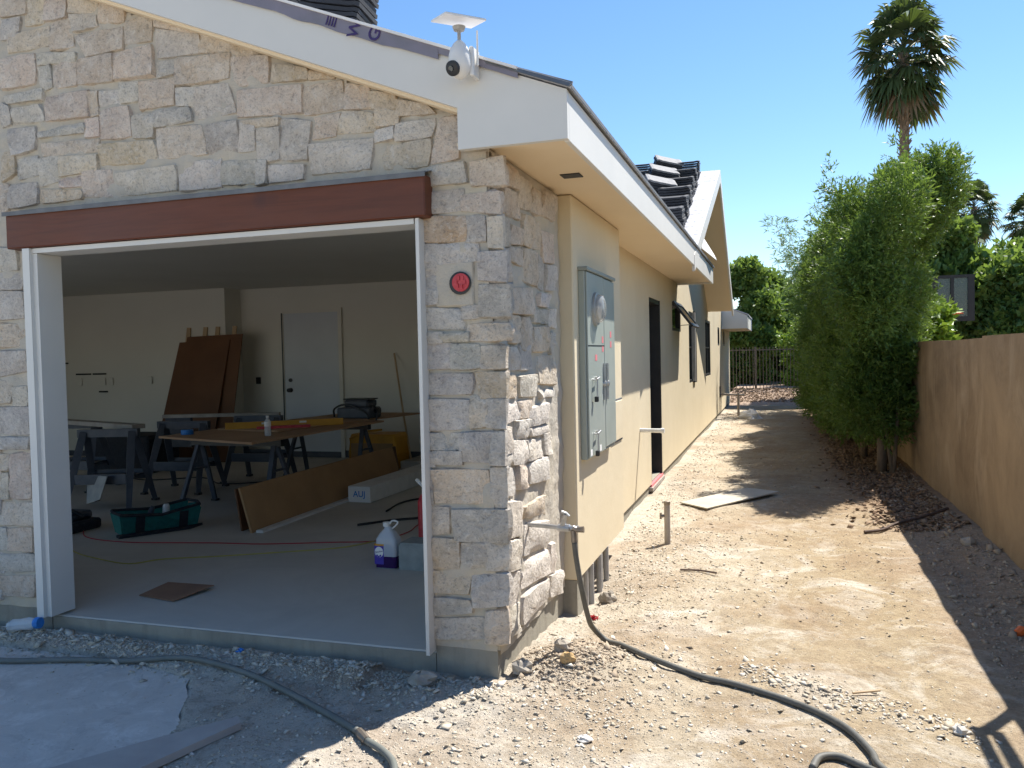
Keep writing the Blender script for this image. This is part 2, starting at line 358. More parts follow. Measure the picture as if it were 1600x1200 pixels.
def np_mesh(name, V, F, mat, parent=None, smooth=False, **props):
    me = bpy.data.meshes.new(name); V = np.asarray(V, np.float32); F = np.asarray(F, np.int32); k = F.shape[1]
    if parent is not None:
        q = parent; off = Vector((0, 0, 0))
        while q is not None: off = off + q.location; q = q.parent
        V = V - np.array(off[:], np.float32)
    me.vertices.add(len(V)); me.vertices.foreach_set('co', V.ravel())
    me.loops.add(F.size); me.loops.foreach_set('vertex_index', F.ravel())
    me.polygons.add(len(F)); me.polygons.foreach_set('loop_start', np.arange(0, F.size, k, dtype=np.int32))
    if smooth: me.polygons.foreach_set('use_smooth', np.ones(len(F), bool))
    me.update(calc_edges=True); me.materials.append(mat)
    o = bpy.data.objects.new(name, me); COL.objects.link(o)
    if parent is not None: o.parent = parent
    for kk, v in props.items(): o[kk] = v
    return o
def thing(name, label, cat, loc=(0, 0, 0), group=None):
    o = bpy.data.objects.new(name, None); COL.objects.link(o); o.location = loc; o.empty_display_size = 0.1
    o['label'] = label; o['category'] = cat
    if group: o['group'] = group
    return o
def tag(o, label, cat, group=None):
    o['label'] = label; o['category'] = cat
    if group: o['group'] = group
    return o
def spline(pts, n=8):
    P = [Vector(p) for p in pts]; P = [P[0] * 2 - P[1]] + P + [P[-1] * 2 - P[-2]]; out = []
    for i in range(1, len(P) - 2):
        for k in range(n):
            t_ = k / n; a, b, c_, d = P[i - 1], P[i], P[i + 1], P[i + 2]
            out.append(0.5 * ((2 * b) + (c_ - a) * t_ + (2 * a - 5 * b + 4 * c_ - d) * t_ ** 2 + (3 * b - a - 3 * c_ + d) * t_ ** 3))
    out.append(P[-2]); return out
def text_part(name, body, mat, parent, mtx, size, extrude=0.0006):
    cu = bpy.data.curves.new(name, 'FONT'); cu.body = body; cu.size = size; cu.align_x = 'CENTER'; cu.align_y = 'CENTER'; cu.extrude = extrude; cu.offset = size * 0.012
    tmp = bpy.data.objects.new(name + '_tmp', cu); COL.objects.link(tmp)
    dg = bpy.context.evaluated_depsgraph_get(); me = bpy.data.meshes.new_from_object(tmp.evaluated_get(dg))
    bpy.data.objects.remove(tmp); me.name = name; me.materials.clear(); me.materials.append(mat)
    off = Vector((0, 0, 0)); q = parent
    while q is not None: off = off + q.location; q = q.parent
    me.transform(Matrix.Translation(-off) @ mtx)
    o = bpy.data.objects.new(name, me); COL.objects.link(o); o.parent = parent
    return o

# value noise for terrain, vectorised
_T = np.random.default_rng(5).random((256, 256))
def vnoise(x, y):
    x = np.asarray(x, float); y = np.asarray(y, float)
    xi = np.floor(x).astype(int); yi = np.floor(y).astype(int); fx = x - xi; fy = y - yi
    fx = fx * fx * (3 - 2 * fx); fy = fy * fy * (3 - 2 * fy)
    g = lambda a, b: _T[a % 256, b % 256]
    return (g(xi, yi) * (1 - fx) + g(xi + 1, yi) * fx) * (1 - fy) + (g(xi, yi + 1) * (1 - fx) + g(xi + 1, yi + 1) * fx) * fy - 0.5
def gauss(x, y, cx, cy, sx, sy): return np.exp(-((x - cx) / sx) ** 2 - ((y - cy) / sy) ** 2)
SLABPOLY = [(-12, 3.50), (-3.25, 3.44), (-2.78, 3.32), (-2.47, 2.85), (-2.36, 2.3), (-2.5, -6), (-12, -6)]
def in_slab(x, y):
    ins = np.zeros(np.shape(x), bool); n = len(SLABPOLY)
    for i in range(n):
        (x0, y0), (x1, y1) = SLABPOLY[i], SLABPOLY[(i + 1) % n]
        c = ((y0 > y) != (y1 > y)) & (x < (x1 - x0) * (y - y0) / ((y1 - y0) if y1 != y0 else 1e-9) + x0)
        ins ^= c
    return ins
def H(x, y):
    x = np.asarray(x, float); y = np.asarray(y, float)
    h = 0.05 * vnoise(x / 1.7, y / 1.7) + 0.022 * vnoise(x / 0.45 + 7, y / 0.45) + 0.012 * vnoise(x / 0.16, y / 0.16 + 3)
    rough = np.clip(gauss(x, y, -1.1, 4.2, 1.0, 2.2) + 0.8 * np.exp(-((y - 3.45) / 0.3) ** 2) * (x < -0.9) + 0.6 * (x > 1.15), 0.25, 1.2)
    h = h + rough * (0.02 * vnoise(x / 0.07, y / 0.07) + 0.009 * vnoise(x / 0.035 + 9, y / 0.035))
    h = h + 0.045 * np.exp(-((y - 3.55) / 0.16) ** 2) * (x < -1.9) * (y < 3.75)          # spoil along the slab edge
    h = h - 0.10 * gauss(x, y, -1.2, 5.4, 0.28, 0.8) + 0.07 * gauss(x, y, -1.0, 4.0, 0.28, 0.22)
    h = h + 0.03 * gauss(x, y, -1.35, 3.45, 0.5, 0.15) + 0.05 * np.clip((x - 1.2) / 0.35, 0, 1)
    h = h + 0.30 * np.clip((y - 25.6) / 2.0, 0, 1) - 0.18 * gauss(x, y, 0.4, 25.0, 3.0, 0.35)
    h = np.where(in_slab(x, y), -0.05, h)
    h = np.where((x < -1.45) & (y > 3.8), -0.4, h)
    far = np.clip((np.hypot(x, y - 10) - 40) / 60, 0, 1)
    return h * (1 - far)
def hz(x, y): return float(H(x, y))

STONES = """
ft -4.218 3.662 -4.057 3.638 -4.054 3.566 -4.223 3.571
ft -4.044 3.636 -3.913 3.616 -3.926 3.497 -4.051 3.5
fp -3.9 3.614 -3.758 3.592 -3.763 3.504 -3.906 3.504
ft -3.726 3.587 -3.545 3.56 -3.572 3.505 -3.73 3.524
fg -3.73 3.514 -3.573 3.5 -3.551 3.424 -3.703 3.421
fo -3.515 3.536 -3.369 3.504 -3.372 3.422 -3.532 3.441
fb -4.224 3.55 -4.089 3.546 -4.122 3.444 -4.23 3.449
ft -4.169 3.451 -3.887 3.477 -3.884 3.361 -4.194 3.362
ft -3.861 3.488 -3.751 3.492 -3.714 3.338 -3.869 3.339
ft -3.704 3.401 -3.38 3.399 -3.385 3.279 -3.622 3.271
ft -3.354 3.425 -3.18 3.423 -3.186 3.295 -3.354 3.299
fg -3.153 3.358 -2.878 3.281 -2.882 3.193 -3.149 3.195
ft -3.151 3.41 -2.894 3.302 -2.901 3.289 -3.153 3.362
ft -2.867 3.284 -2.706 3.225 -2.714 3.175 -2.871 3.191
fo -2.679 3.207 -2.539 3.161 -2.54 3.133 -2.66 3.145
ft -4.236 3.337 -4 3.341 -4.003 3.165 -4.247 3.158
fg -3.974 3.333 -3.709 3.303 -3.714 3.254 -3.971 3.267
fg -3.972 3.247 -3.893 3.252 -3.879 3.134 -3.959 3.129
fp -3.853 3.262 -3.712 3.248 -3.712 3.124 -3.867 3.128
fp -3.692 3.261 -3.448 3.263 -3.457 3.113 -3.693 3.127
fp -3.435 3.261 -3.193 3.277 -3.182 3.113 -3.436 3.12
fg -3.156 3.176 -3.044 3.171 -3.047 3.105 -3.147 3.099
ft -3.032 3.179 -2.703 3.169 -2.708 3.035 -3.027 3.036
fw -4.221 3.119 -3.952 3.138 -3.962 3.073 -4.197 3.075
fb -4.251 3.081 -4.205 3.045 -4.202 2.973 -4.258 2.958
fb -4.171 3.041 -3.983 3.045 -3.942 2.95 -4.162 2.963
fp -3.928 3.085 -3.638 3.085 -3.626 2.94 -3.929 2.948
ft -3.626 3.069 -3.557 3.061 -3.562 2.953 -3.613 2.949
fw -3.532 3.063 -3.421 3.055 -3.412 2.985 -3.535 2.99
fg -3.394 3.091 -3.291 3.088 -3.301 2.997 -3.393 2.993
ft -3.267 3.085 -3.054 3.082 -3.066 2.946 -3.268 2.94
fw -3.028 3.017 -2.924 3.015 -2.95 2.933 -3.025 2.941
fg -2.912 3.013 -2.72 3.013 -2.666 2.854 -2.931 2.845
fb -4.232 2.935 -4.016 2.922 -4.023 2.8 -4.186 2.78
fb -3.985 2.893 -3.672 2.916 -3.668 2.855 -3.987 2.858
fp -3.652 2.923 -3.57 2.924 -3.568 2.835 -3.656 2.839
fp -3.549 2.966 -3.357 2.969 -3.341 2.802 -3.551 2.809
fg -3.324 2.907 -3.197 2.913 -3.203 2.788 -3.317 2.795
fb -3.191 2.922 -2.974 2.921 -2.943 2.842 -3.177 2.833
ft -3.171 2.828 -2.886 2.817 -2.859 2.658 -3.161 2.663
fd -2.858 2.809 -2.662 2.816 -2.668 2.65 -2.847 2.662
fw -2.651 2.806 -2.563 2.801 -2.569 2.658 -2.657 2.658
fo -4.267 2.803 -4.192 2.796 -4.171 2.681 -4.276 2.638
fb -4.154 2.751 -4.012 2.758 -3.998 2.655 -4.146 2.642
fw -3.98 2.735 -3.867 2.75 -3.861 2.613 -3.988 2.588
ft -3.962 2.825 -3.572 2.816 -3.585 2.743 -3.959 2.753
ft -3.841 2.742 -3.586 2.728 -3.59 2.644 -3.841 2.626
fo -3.558 2.785 -3.192 2.768 -3.179 2.65 -3.558 2.666
fp -3.842 2.611 -3.692 2.628 -3.696 2.563 -3.831 2.57
fp -3.673 2.641 -3.503 2.636 -3.454 2.484 -3.686 2.507
fw -3.466 2.618 -3.057 2.625 -3.051 2.485 -3.436 2.487
fw -3.027 2.627 -2.775 2.632 -2.775 2.481 -3.028 2.483
fb -4.216 2.612 -4.02 2.611 -4.02 2.493 -4.217 2.477
fo -3.989 2.573 -3.697 2.543 -3.699 2.493 -3.987 2.486
ft -4.278 2.607 -4.23 2.613 -4.237 2.479 -4.286 2.462
ft -2.685 3.143 -2.468 3.124 -2.473 2.988 -2.686 2.991
fo -2.437 3.074 -2.249 3.028 -2.246 2.978 -2.446 2.98
fo -2.219 3.019 -2.102 2.978 -2.108 2.965 -2.22 2.97
ft -2.653 2.968 -2.283 2.96 -2.278 2.811 -2.653 2.829
ft -2.263 2.944 -2.047 2.945 -2.042 2.802 -2.263 2.796
ft -2.023 2.924 -1.914 2.893 -1.897 2.804 -2.027 2.801
fo -1.895 2.873 -1.769 2.841 -1.766 2.78 -1.878 2.793
fo -1.746 2.817 -1.609 2.771 -1.553 2.73 -1.743 2.738
ft -2.638 2.809 -2.416 2.803 -2.433 2.764 -2.639 2.772
fb -2.4 2.797 -2.233 2.761 -2.26 2.583 -2.407 2.588
fb -2.541 2.748 -2.412 2.753 -2.423 2.594 -2.547 2.596
ft -2.201 2.775 -2.068 2.783 -2.102 2.684 -2.215 2.678
ft -2.037 2.793 -1.898 2.769 -1.872 2.678 -2.081 2.687
fw -2.237 2.653 -1.882 2.648 -1.907 2.497 -2.226 2.497
fw -1.867 2.678 -1.783 2.686 -1.78 2.634 -1.863 2.629
fw -1.754 2.701 -1.554 2.705 -1.575 2.621 -1.756 2.614
ft -1.796 2.6 -1.575 2.613 -1.598 2.482 -1.858 2.488
ft -1.526 2.702 -1.435 2.7 -1.44 2.51 -1.583 2.489
fg -2.757 2.611 -2.563 2.602 -2.568 2.487 -2.762 2.49
fg -2.553 2.592 -2.499 2.587 -2.503 2.486 -2.557 2.482
fw -2.478 2.567 -2.282 2.553 -2.29 2.482 -2.476 2.479
ft -1.859 2.782 -1.752 2.761 -1.759 2.705 -1.856 2.703
fg -1.596 2.472 -1.423 2.486 -1.407 2.391 -1.594 2.39
ft -1.369 2.477 -1.22 2.492 -1.214 2.366 -1.367 2.375
fg -1.595 2.355 -1.422 2.358 -1.429 2.261 -1.597 2.256
ft -1.418 2.328 -1.246 2.335 -1.239 2.23 -1.42 2.26
fr -1.645 2.242 -1.412 2.234 -1.415 2.115 -1.649 2.121
fb -1.403 2.225 -1.321 2.219 -1.314 2.113 -1.405 2.114
fw -1.294 2.208 -1.227 2.208 -1.23 2.078 -1.292 2.086
fb -1.644 2.103 -1.559 2.102 -1.563 1.964 -1.644 1.964
fb -1.55 2.106 -1.355 2.103 -1.358 2.018 -1.548 2.011
fb -1.339 2.05 -1.217 2.052 -1.22 1.917 -1.341 1.932
fd -1.342 1.898 -1.203 1.899 -1.206 1.756 -1.346 1.757
fb -1.649 1.947 -1.563 1.947 -1.567 1.83 -1.647 1.825
fb -1.648 1.807 -1.441 1.79 -1.439 1.696 -1.651 1.707
fb -1.432 1.803 -1.358 1.8 -1.36 1.753 -1.424 1.751
ft -1.406 1.72 -1.207 1.718 -1.209 1.638 -1.408 1.639
fb -1.642 1.68 -1.552 1.682 -1.553 1.638 -1.638 1.636
fb -1.547 1.673 -1.417 1.678 -1.422 1.639 -1.544 1.638
fb -1.643 1.63 -1.496 1.626 -1.499 1.516 -1.643 1.512
fb -1.49 1.623 -1.359 1.619 -1.362 1.513 -1.493 1.509
ft -1.347 1.61 -1.232 1.607 -1.231 1.511 -1.343 1.51
fb -1.64 1.487 -1.398 1.484 -1.407 1.386 -1.65 1.385
fo -1.382 1.489 -1.231 1.484 -1.234 1.37 -1.346 1.374
fb -1.65 1.363 -1.415 1.359 -1.415 1.221 -1.655 1.207
ft -1.404 1.371 -1.327 1.373 -1.33 1.24 -1.408 1.227
fb -1.321 1.355 -1.234 1.355 -1.237 1.228 -1.324 1.234
fb -1.648 1.195 -1.461 1.196 -1.463 1.119 -1.647 1.117
fb -1.455 1.196 -1.299 1.204 -1.321 1.063 -1.458 1.067
fg -1.299 1.197 -1.238 1.198 -1.24 1.053 -1.309 1.058
fb -1.597 1.108 -1.464 1.11 -1.465 1.048 -1.598 1.049
fb -1.651 1.095 -1.6 1.095 -1.605 1.042 -1.653 1.045
ft -1.613 1.022 -1.324 1.028 -1.335 0.863 -1.595 0.854
fg -1.309 1.029 -1.234 1.03 -1.239 0.852 -1.314 0.85
fg -1.657 0.83 -1.535 0.835 -1.539 0.716 -1.653 0.703
fb -1.513 0.829 -1.235 0.839 -1.239 0.674 -1.495 0.676
ft -1.653 0.682 -1.487 0.683 -1.491 0.543 -1.65 0.533
fb -1.465 0.663 -1.347 0.669 -1.35 0.551 -1.468 0.551
fg -1.34 0.669 -1.239 0.674 -1.239 0.551 -1.339 0.545
ft -1.65 0.519 -1.432 0.532 -1.449 0.419 -1.653 0.419
fb -1.417 0.512 -1.235 0.53 -1.238 0.386 -1.414 0.352
fb -1.646 0.391 -1.443 0.392 -1.429 0.33 -1.649 0.299
fg -1.641 0.285 -1.371 0.313 -1.366 0.202 -1.637 0.186
ft -1.348 0.336 -1.246 0.35 -1.243 0.199 -1.356 0.189
fb -1.652 1.014 -1.618 1.015 -1.61 0.853 -1.656 0.852
fb -4.446 2.265 -4.189 2.249 -4.184 2.12 -4.453 2.134
fb -4.43 2.114 -4.156 2.109 -4.162 2.009 -4.435 2.021
fb -4.386 2.009 -4.155 1.999 -4.156 1.843 -4.396 1.842
ft -4.497 1.826 -4.141 1.814 -4.149 1.676 -4.505 1.685
fg -4.432 1.655 -4.15 1.658 -4.144 1.538 -4.441 1.495
ft -4.492 1.486 -4.273 1.484 -4.288 1.353 -4.499 1.354
fw -4.259 1.437 -4.162 1.445 -4.167 1.343 -4.257 1.343
fb -4.476 1.325 -4.144 1.334 -4.153 1.167 -4.485 1.164
fb -4.436 1.149 -4.166 1.152 -4.169 1.083 -4.44 1.079
ft -4.517 1.049 -4.313 1.052 -4.318 0.958 -4.523 0.954
fp -4.293 1.053 -4.151 1.064 -4.161 0.793 -4.313 0.788
ft -4.499 0.935 -4.319 0.939 -4.328 0.788 -4.508 0.782
ft -4.534 0.762 -4.138 0.775 -4.146 0.635 -4.542 0.627
ft -4.338 0.607 -4.166 0.624 -4.166 0.483 -4.345 0.484
fb -4.543 0.608 -4.355 0.616 -4.362 0.483 -4.551 0.473
fb -4.527 0.445 -4.154 0.475 -4.161 0.361 -4.533 0.348
ft -4.56 0.318 -4.162 0.343 -4.169 0.21 -4.567 0.201
st 3.876 2.533 4.112 2.506 4.09 2.418 3.852 2.401
st 4.127 2.499 4.342 2.493 4.314 2.352 4.098 2.327
st 4.359 2.487 4.521 2.487 4.456 2.354 4.331 2.345
st 4.541 2.5 4.758 2.508 4.706 2.362 4.493 2.36
st 3.837 2.38 4.072 2.396 4.126 2.265 3.814 2.254
sg 3.812 2.228 3.941 2.238 3.932 2.111 3.803 2.096
st 3.968 2.215 4.122 2.218 4.117 2.142 3.947 2.122
st 4.161 2.308 4.453 2.314 4.44 2.152 4.148 2.137
st 4.467 2.266 4.699 2.276 4.686 2.106 4.491 2.091
sg 3.961 2.105 4.131 2.116 4.124 2.031 3.971 2.043
sg 3.829 2.073 3.945 2.095 3.934 1.94 3.819 1.931
st 4.164 2.129 4.385 2.135 4.353 1.944 4.151 1.958
sb 4.402 2.127 4.51 2.088 4.479 1.933 4.371 1.945
sb 4.528 2.08 4.746 2.091 4.735 1.951 4.516 1.93
st 3.961 1.906 4.3 1.93 4.271 1.782 3.952 1.774
sd 3.874 1.909 3.932 1.913 3.922 1.768 3.864 1.766
sw 4.404 1.908 4.592 1.92 4.567 1.841 4.399 1.837
sw 4.605 1.827 4.747 1.834 4.738 1.726 4.598 1.733
st 3.936 1.76 4.057 1.764 4.048 1.634 3.927 1.633
st 4.089 1.761 4.27 1.763 4.24 1.587 4.077 1.597
sb 4.308 1.813 4.566 1.825 4.54 1.742 4.303 1.744
st 4.301 1.72 4.578 1.727 4.567 1.587 4.291 1.582
sg 4.594 1.691 4.715 1.693 4.685 1.576 4.585 1.576
sg 3.799 1.608 4.037 1.609 4.029 1.491 3.8 1.494
sb 4.06 1.616 4.244 1.617 4.235 1.493 4.051 1.491
st 4.389 1.561 4.702 1.562 4.688 1.386 4.364 1.406
sg 4.026 1.459 4.331 1.463 4.321 1.338 4.063 1.352
so 3.79 1.481 4.005 1.469 3.997 1.355 3.781 1.364
sb 4.374 1.37 4.701 1.37 4.668 1.319 4.396 1.327
sw 3.774 1.343 3.995 1.329 3.989 1.245 3.772 1.231
st 4.039 1.327 4.247 1.325 4.192 1.236 4.055 1.246
sw 4.219 1.282 4.526 1.29 4.531 1.18 4.212 1.179
sw 4.211 1.173 4.53 1.169 4.526 1.115 4.208 1.128
sw 3.999 1.231 4.191 1.222 4.184 1.134 3.992 1.14
sw 3.771 1.219 3.881 1.209 3.873 1.095 3.792 1.099
sw 3.907 1.139 4.136 1.119 4.128 0.998 3.93 1.018
sw 4.16 1.116 4.418 1.093 4.397 0.999 4.151 1.002
sw 4.446 1.115 4.567 1.111 4.545 1.002 4.45 1.006
sw 3.757 1.097 3.872 1.083 3.867 1.02 3.767 1.027
sw 3.786 1.018 3.928 0.999 3.93 0.869 3.807 0.89
st 4.004 1.001 4.15 0.988 4.142 0.874 3.995 0.884
sw 4.174 0.992 4.53 0.989 4.519 0.851 4.165 0.877
sw 3.807 0.855 4.018 0.818 4.03 0.637 3.795 0.68
st 4.066 0.779 4.453 0.774 4.474 0.656 4.087 0.715
sw 3.793 0.659 4.004 0.627 3.994 0.481 3.783 0.513
sw 4.084 0.685 4.502 0.618 4.46 0.478 4.072 0.514
sw 3.782 0.506 3.968 0.466 3.955 0.299 3.793 0.34
sw 4.02 0.504 4.489 0.452 4.509 0.309 4.009 0.358
sw 4.022 0.327 4.476 0.29 4.48 0.176 4.011 0.17
sw 3.77 0.333 3.971 0.309 3.961 0.171 3.759 0.18
sw 4.521 0.464 4.628 0.448 4.615 0.29 4.509 0.309
sw 4.526 0.288 4.732 0.26 4.722 0.127 4.528 0.162
"""

# ------------------------------------------------------------------ ground and setting
def axis(segs):
    out = []
    for a, b, d in segs:
        n = max(1, int(round((b - a) / d))); out += [a + (b - a) * i / n for i in range(n)]
    return np.array(out + [segs[-1][1]])
gx = axis([(-900, -100, 100), (-100, -20, 10), (-20, -6, 1.0), (-6, -4.6, 0.1), (-4.6, 2.0, 0.02), (2.0, 4, 0.2), (4, 20, 2), (20, 100, 10), (100, 900, 100)])
gy = axis([(-900, -100, 100), (-100, -10, 10), (-10, 0, 1), (0, 2.2, 0.1), (2.2, 5.6, 0.018), (5.6, 9, 0.035), (9, 16, 0.07), (16, 30, 0.15), (30, 60, 2), (60, 160, 10), (160, 900, 80)])
XX, YY = np.meshgrid(gx, gy); ZZ = H(XX, YY)
nx, ny = len(gx), len(gy); ii = (np.arange(ny - 1)[:, None] * nx + np.arange(nx - 1)[None, :]).ravel()
np_mesh('ground', np.stack([XX.ravel(), YY.ravel(), ZZ.ravel()], 1), np.stack([ii, ii + 1, ii + 1 + nx, ii + nx], 1), M_ground, smooth=True, kind='structure')
rgp = random.Random(6); pp = []
for i_ in range(len(SLABPOLY)):
    a_, b_ = Vector(SLABPOLY[i_]), Vector(SLABPOLY[(i_ + 1) % len(SLABPOLY)]); m_ = max(1, int((b_ - a_).length / 0.07)) if i_ < 4 else 1
    for k_ in range(m_): p_ = a_.lerp(b_, k_ / m_); pp.append((p_.x + rgp.uniform(-.012, .012), p_.y + rgp.uniform(-.012, .012), -0.06))
so = MB().prism(pp, (0, 0, 0.064)).build('concrete_pad', M_oldslab, kind='structure')

def chips(name, pos, size, mat, flat=0.5, **props):
    """each chip: a squashed, skewed octahedron"""
    n = len(pos); base = np.array([(1, 0, 0), (0, 1, 0), (-1, 0, 0), (0, -1, 0), (0, 0, 1), (0, 0, -1)], float)
    V = base[None] * RNG.uniform(0.55, 1.25, (n, 6, 1)) + RNG.normal(0, 0.16, (n, 6, 3))
    V[:, :, 2] *= RNG.uniform(flat * 0.5, flat * 1.3, (n, 1))
    a = RNG.uniform(0, 6.28, n); c, s_ = np.cos(a), np.sin(a); tl = RNG.normal(0, 0.35, (n, 2))
    x = V[:, :, 0] * c[:, None] - V[:, :, 1] * s_[:, None]; y = V[:, :, 0] * s_[:, None] + V[:, :, 1] * c[:, None]
    z = V[:, :, 2] + x * tl[:, :1] + y * tl[:, 1:]
    P = np.stack([x, y, z], 2) * size[:, None, None] + pos[:, None, :]
    F = np.array([(0, 1, 4), (1, 2, 4), (2, 3, 4), (3, 0, 4), (1, 0, 5), (2, 1, 5), (3, 2, 5), (0, 3, 5)])
    FF = (F[None] + (np.arange(n) * 6)[:, None, None]).reshape(-1, 3)
    return np_mesh(name, P.reshape(-1, 3), FF, mat, **props)
def scatter(n, fx, fy, s0, s1, p=3.0):
    x, y = fx(n), fy(n); s = s0 * (1 - RNG.random(n) * (1 - (s0 / s1) ** (p - 1))) ** (-1 / (p - 1))
    return x, y, np.minimum(s, s1)
X_, Y_, S_ = [], [], []
def zone(n, x, y, s0, s1): X_.append(x); Y_.append(y); S_.append(s0 * (1 - RNG.random(n) * (1 - (s0 / s1) ** 2)) ** -0.5)
n = 9000; zone(n, RNG.uniform(-4.6, -1.25, n), 3.66 - np.abs(RNG.normal(0, 0.13, n)) - 0.02, 0.004, 0.032)
n = 8000; zone(n, RNG.uniform(-2.45, -0.6, n), RNG.uniform(2.3, 3.66, n), 0.0028, 0.022)
n = 10000; zone(n, RNG.normal(-0.85, 0.33, n), RNG.uniform(3.3, 7.5, n), 0.0025, 0.022)
n = 3000; zone(n, RNG.normal(-0.25, 0.5, n), RNG.normal(3.2, 0.55, n), 0.0025, 0.024)
n = 5500; zone(n, RNG.uniform(-1.3, 1.5, n), RNG.uniform(2.3, 7.5, n), 0.002, 0.014)
n = 9000; zone(n, -1.39 + np.abs(RNG.normal(0, .4, n)), RNG.uniform(5.5, 22, n), 0.004, 0.024)
n = 1200; zone(n, RNG.uniform(-4.6, -2.4, n), RNG.uniform(2.2, 3.5, n), 0.002, 0.007)
n = 700; hx = RNG.uniform(-0.2, 0.75, n); zone(n, hx, 4.05 - hx * 0.5 + RNG.normal(0, 0.09, n), 0.006, 0.03)
x = np.concatenate(X_); y = np.concatenate(Y_); s = np.concatenate(S_)
ok = ~((x < -1.28) & (y > 3.67)) & ~((x < -1.22) & (y > 4.9) & (y < 6.6)) & (x < 1.5)
x, y, s = x[ok], y[ok], s[ok]; zz = np.where(in_slab(x, y), 0.004, H(x, y))
chips('rubble', np.stack([x, y, zz + s * 0.10], 1), s, M_chip, 0.45, kind='stuff')
X_, Y_, S_ = [], [], []
n = 5500; zone(n, RNG.uniform(1.0, 1.5, n), RNG.uniform(3.5, 12, n), 0.005, 0.04)
n = 2600; zone(n, RNG.normal(-1.0, 0.13, n), RNG.normal(3.96, 0.17, n), 0.004, 0.028)
n = 2500; zone(n, RNG.uniform(-1.2, 1.2, n), RNG.uniform(5, 14, n), 0.005, 0.022)
x = np.concatenate(X_); y = np.concatenate(Y_); s = np.concatenate(S_)
ok = ~((x < -1.27) & (y > 3.67)); x, y, s = x[ok], y[ok], s[ok]
chips('dirt_clods', np.stack([x, y, H(x, y) + s * 0.12], 1), s, M_chipd, 0.6, kind='stuff')
n = 8000; x = RNG.normal(1.16, 0.22, n); y = RNG.uniform(7.6, 25, n); ok = x < 1.5; x, y = x[ok], y[ok]; n2 = 5000
x = np.concatenate([x, RNG.uniform(-3, 1.6, n2)]); y = np.concatenate([y, RNG.uniform(25.6, 28.3, n2)])
chips('leaf_litter', np.stack([x, y, H(x, y) + 0.01], 1), RNG.uniform(0.012, 0.04, len(x)), M_mulch, 0.25, kind='stuff')

# larger rocks by the corner
def rock(name, x, y, r, mat, label, sq=0.7, seed=0, group=None):
    rg = np.random.default_rng(seed); mb = MB(); n, m = 8, 6; pts = []
    for i in range(m + 1):
        th = math.pi * i / m
        for k in range(n):
            ph = 2 * math.pi * k / n; q = r * (0.72 + 0.5 * rg.random())
            pts.append((x + q * math.sin(th) * math.cos(ph), y + q * math.sin(th) * math.sin(ph) * 0.85, hz(x, y) + r * sq * 0.55 + q * sq * math.cos(th)))
    fs = [(i * n + k, (i + 1) * n + k, (i + 1) * n + (k + 1) % n, i * n + (k + 1) % n) for i in range(m) for k in range(n)]
    o = mb.add(pts, fs).build(name, mat); tag(o, label, 'rock', group); return o
M_rockw = simple('white_rock', (0.66, 0.63, 0.58), (0.5, 0.47, 0.42), 14, 0.9, 50, 0.6)
M_rockg = simple('grey_rock', (0.42, 0.38, 0.32), (0.30, 0.26, 0.21), 14, 0.9, 50, 0.6)
M_rocko = simple('ochre_rock', (0.50, 0.34, 0.16), (0.42, 0.28, 0.14), 14, 0.9, 50, 0.6)
rock('rock', 0.68, 3.67, 0.034, M_rockw, 'white pebble alone on the dirt near the shadow edge at the lower right', 0.7, 1)
rock('rock', -1.06, 3.98, 0.05, M_rockg, 'largest grey clod on the dirt heap beside the stone corner', 0.8, 2)
rock('rock', -1.00, 3.86, 0.04, M_rocko, 'ochre stone at the front of the dirt heap by the corner', 0.8, 3)
rock('rock', -1.21, 3.78, 0.055, M_rockg, 'grey angular rock against the foot of the concrete corner', 0.75, 4)
rock('rock', -1.10, 5.35, 0.06, M_rockg, 'brown lump of rubble lying below the grey conduits', 0.8, 5)
rock('rock', -0.76, 3.18, 0.035, M_rockw, 'flat white stone flake in the foreground left of the hose', 0.35, 6)
rock('rock', -1.62, 3.52, 0.075, M_rockg, 'large pale mortar lump below the slab edge near the corner', 0.6, 7)
rock('rock', 1.38, 7.1, 0.06, M_rockg, 'dark grey block of rubble at the foot of the brown wall', 0.7, 8)

# ------------------------------------------------------------------ the house
house = thing('house', 'single storey tan stucco house with limestone garage front and white fascia', 'house', (-5, 3.7, 0))
house['kind'] = 'structure'
gw = MB()
gw.prism([(-5.9, 3.70, 0.15), (-4.05, 3.70, 0.15), (-4.05, 3.70, 2.23), (-5.9, 3.70, 2.23)], (0, 0.075, 0)); gw.prism([(-11.6, 3.70, 0.15), (-10.8, 3.70, 0.15), (-10.8, 3.70, 2.23), (-11.6, 3.70, 2.23)], (0, 0.075, 0))  # gap between these piers: unseen opening added to light the garage
gw.prism([(-1.62, 3.70, 0.15), (-1.29, 3.70, 0.15), (-1.29, 3.70, 2.23), (-1.62, 3.70, 2.23)], (0, 0.075, 0))
gw.prism([(-11.6, 3.70, 2.23), (-1.29, 3.70, 2.23), (-1.29, 3.70, 2.54), (-1.41, 3.70, 2.55), (-1.41, 3.70, 2.71), (-6.4, 3.70, 4.70), (-11.4, 3.70, 2.71), (-11.6, 3.70, 2.6)], (0, 0.075, 0))
gw.box(-1.52, -1.29, 3.776, 4.95, 0.13, 2.545)
gwo = gw.build('stone_veneer_wall', M_mortar, house)
SCOL = dict(t=(0.60, 0.52, 0.43), p=(0.60, 0.505, 0.435), g=(0.55, 0.515, 0.465), b=(0.50, 0.48, 0.455), d=(0.42, 0.405, 0.39),
            w=(0.64, 0.61, 0.56), o=(0.57, 0.475, 0.36), r=(0.50, 0.37, 0.24))  # whitish side stones low on the wall hold sunlight in their colour
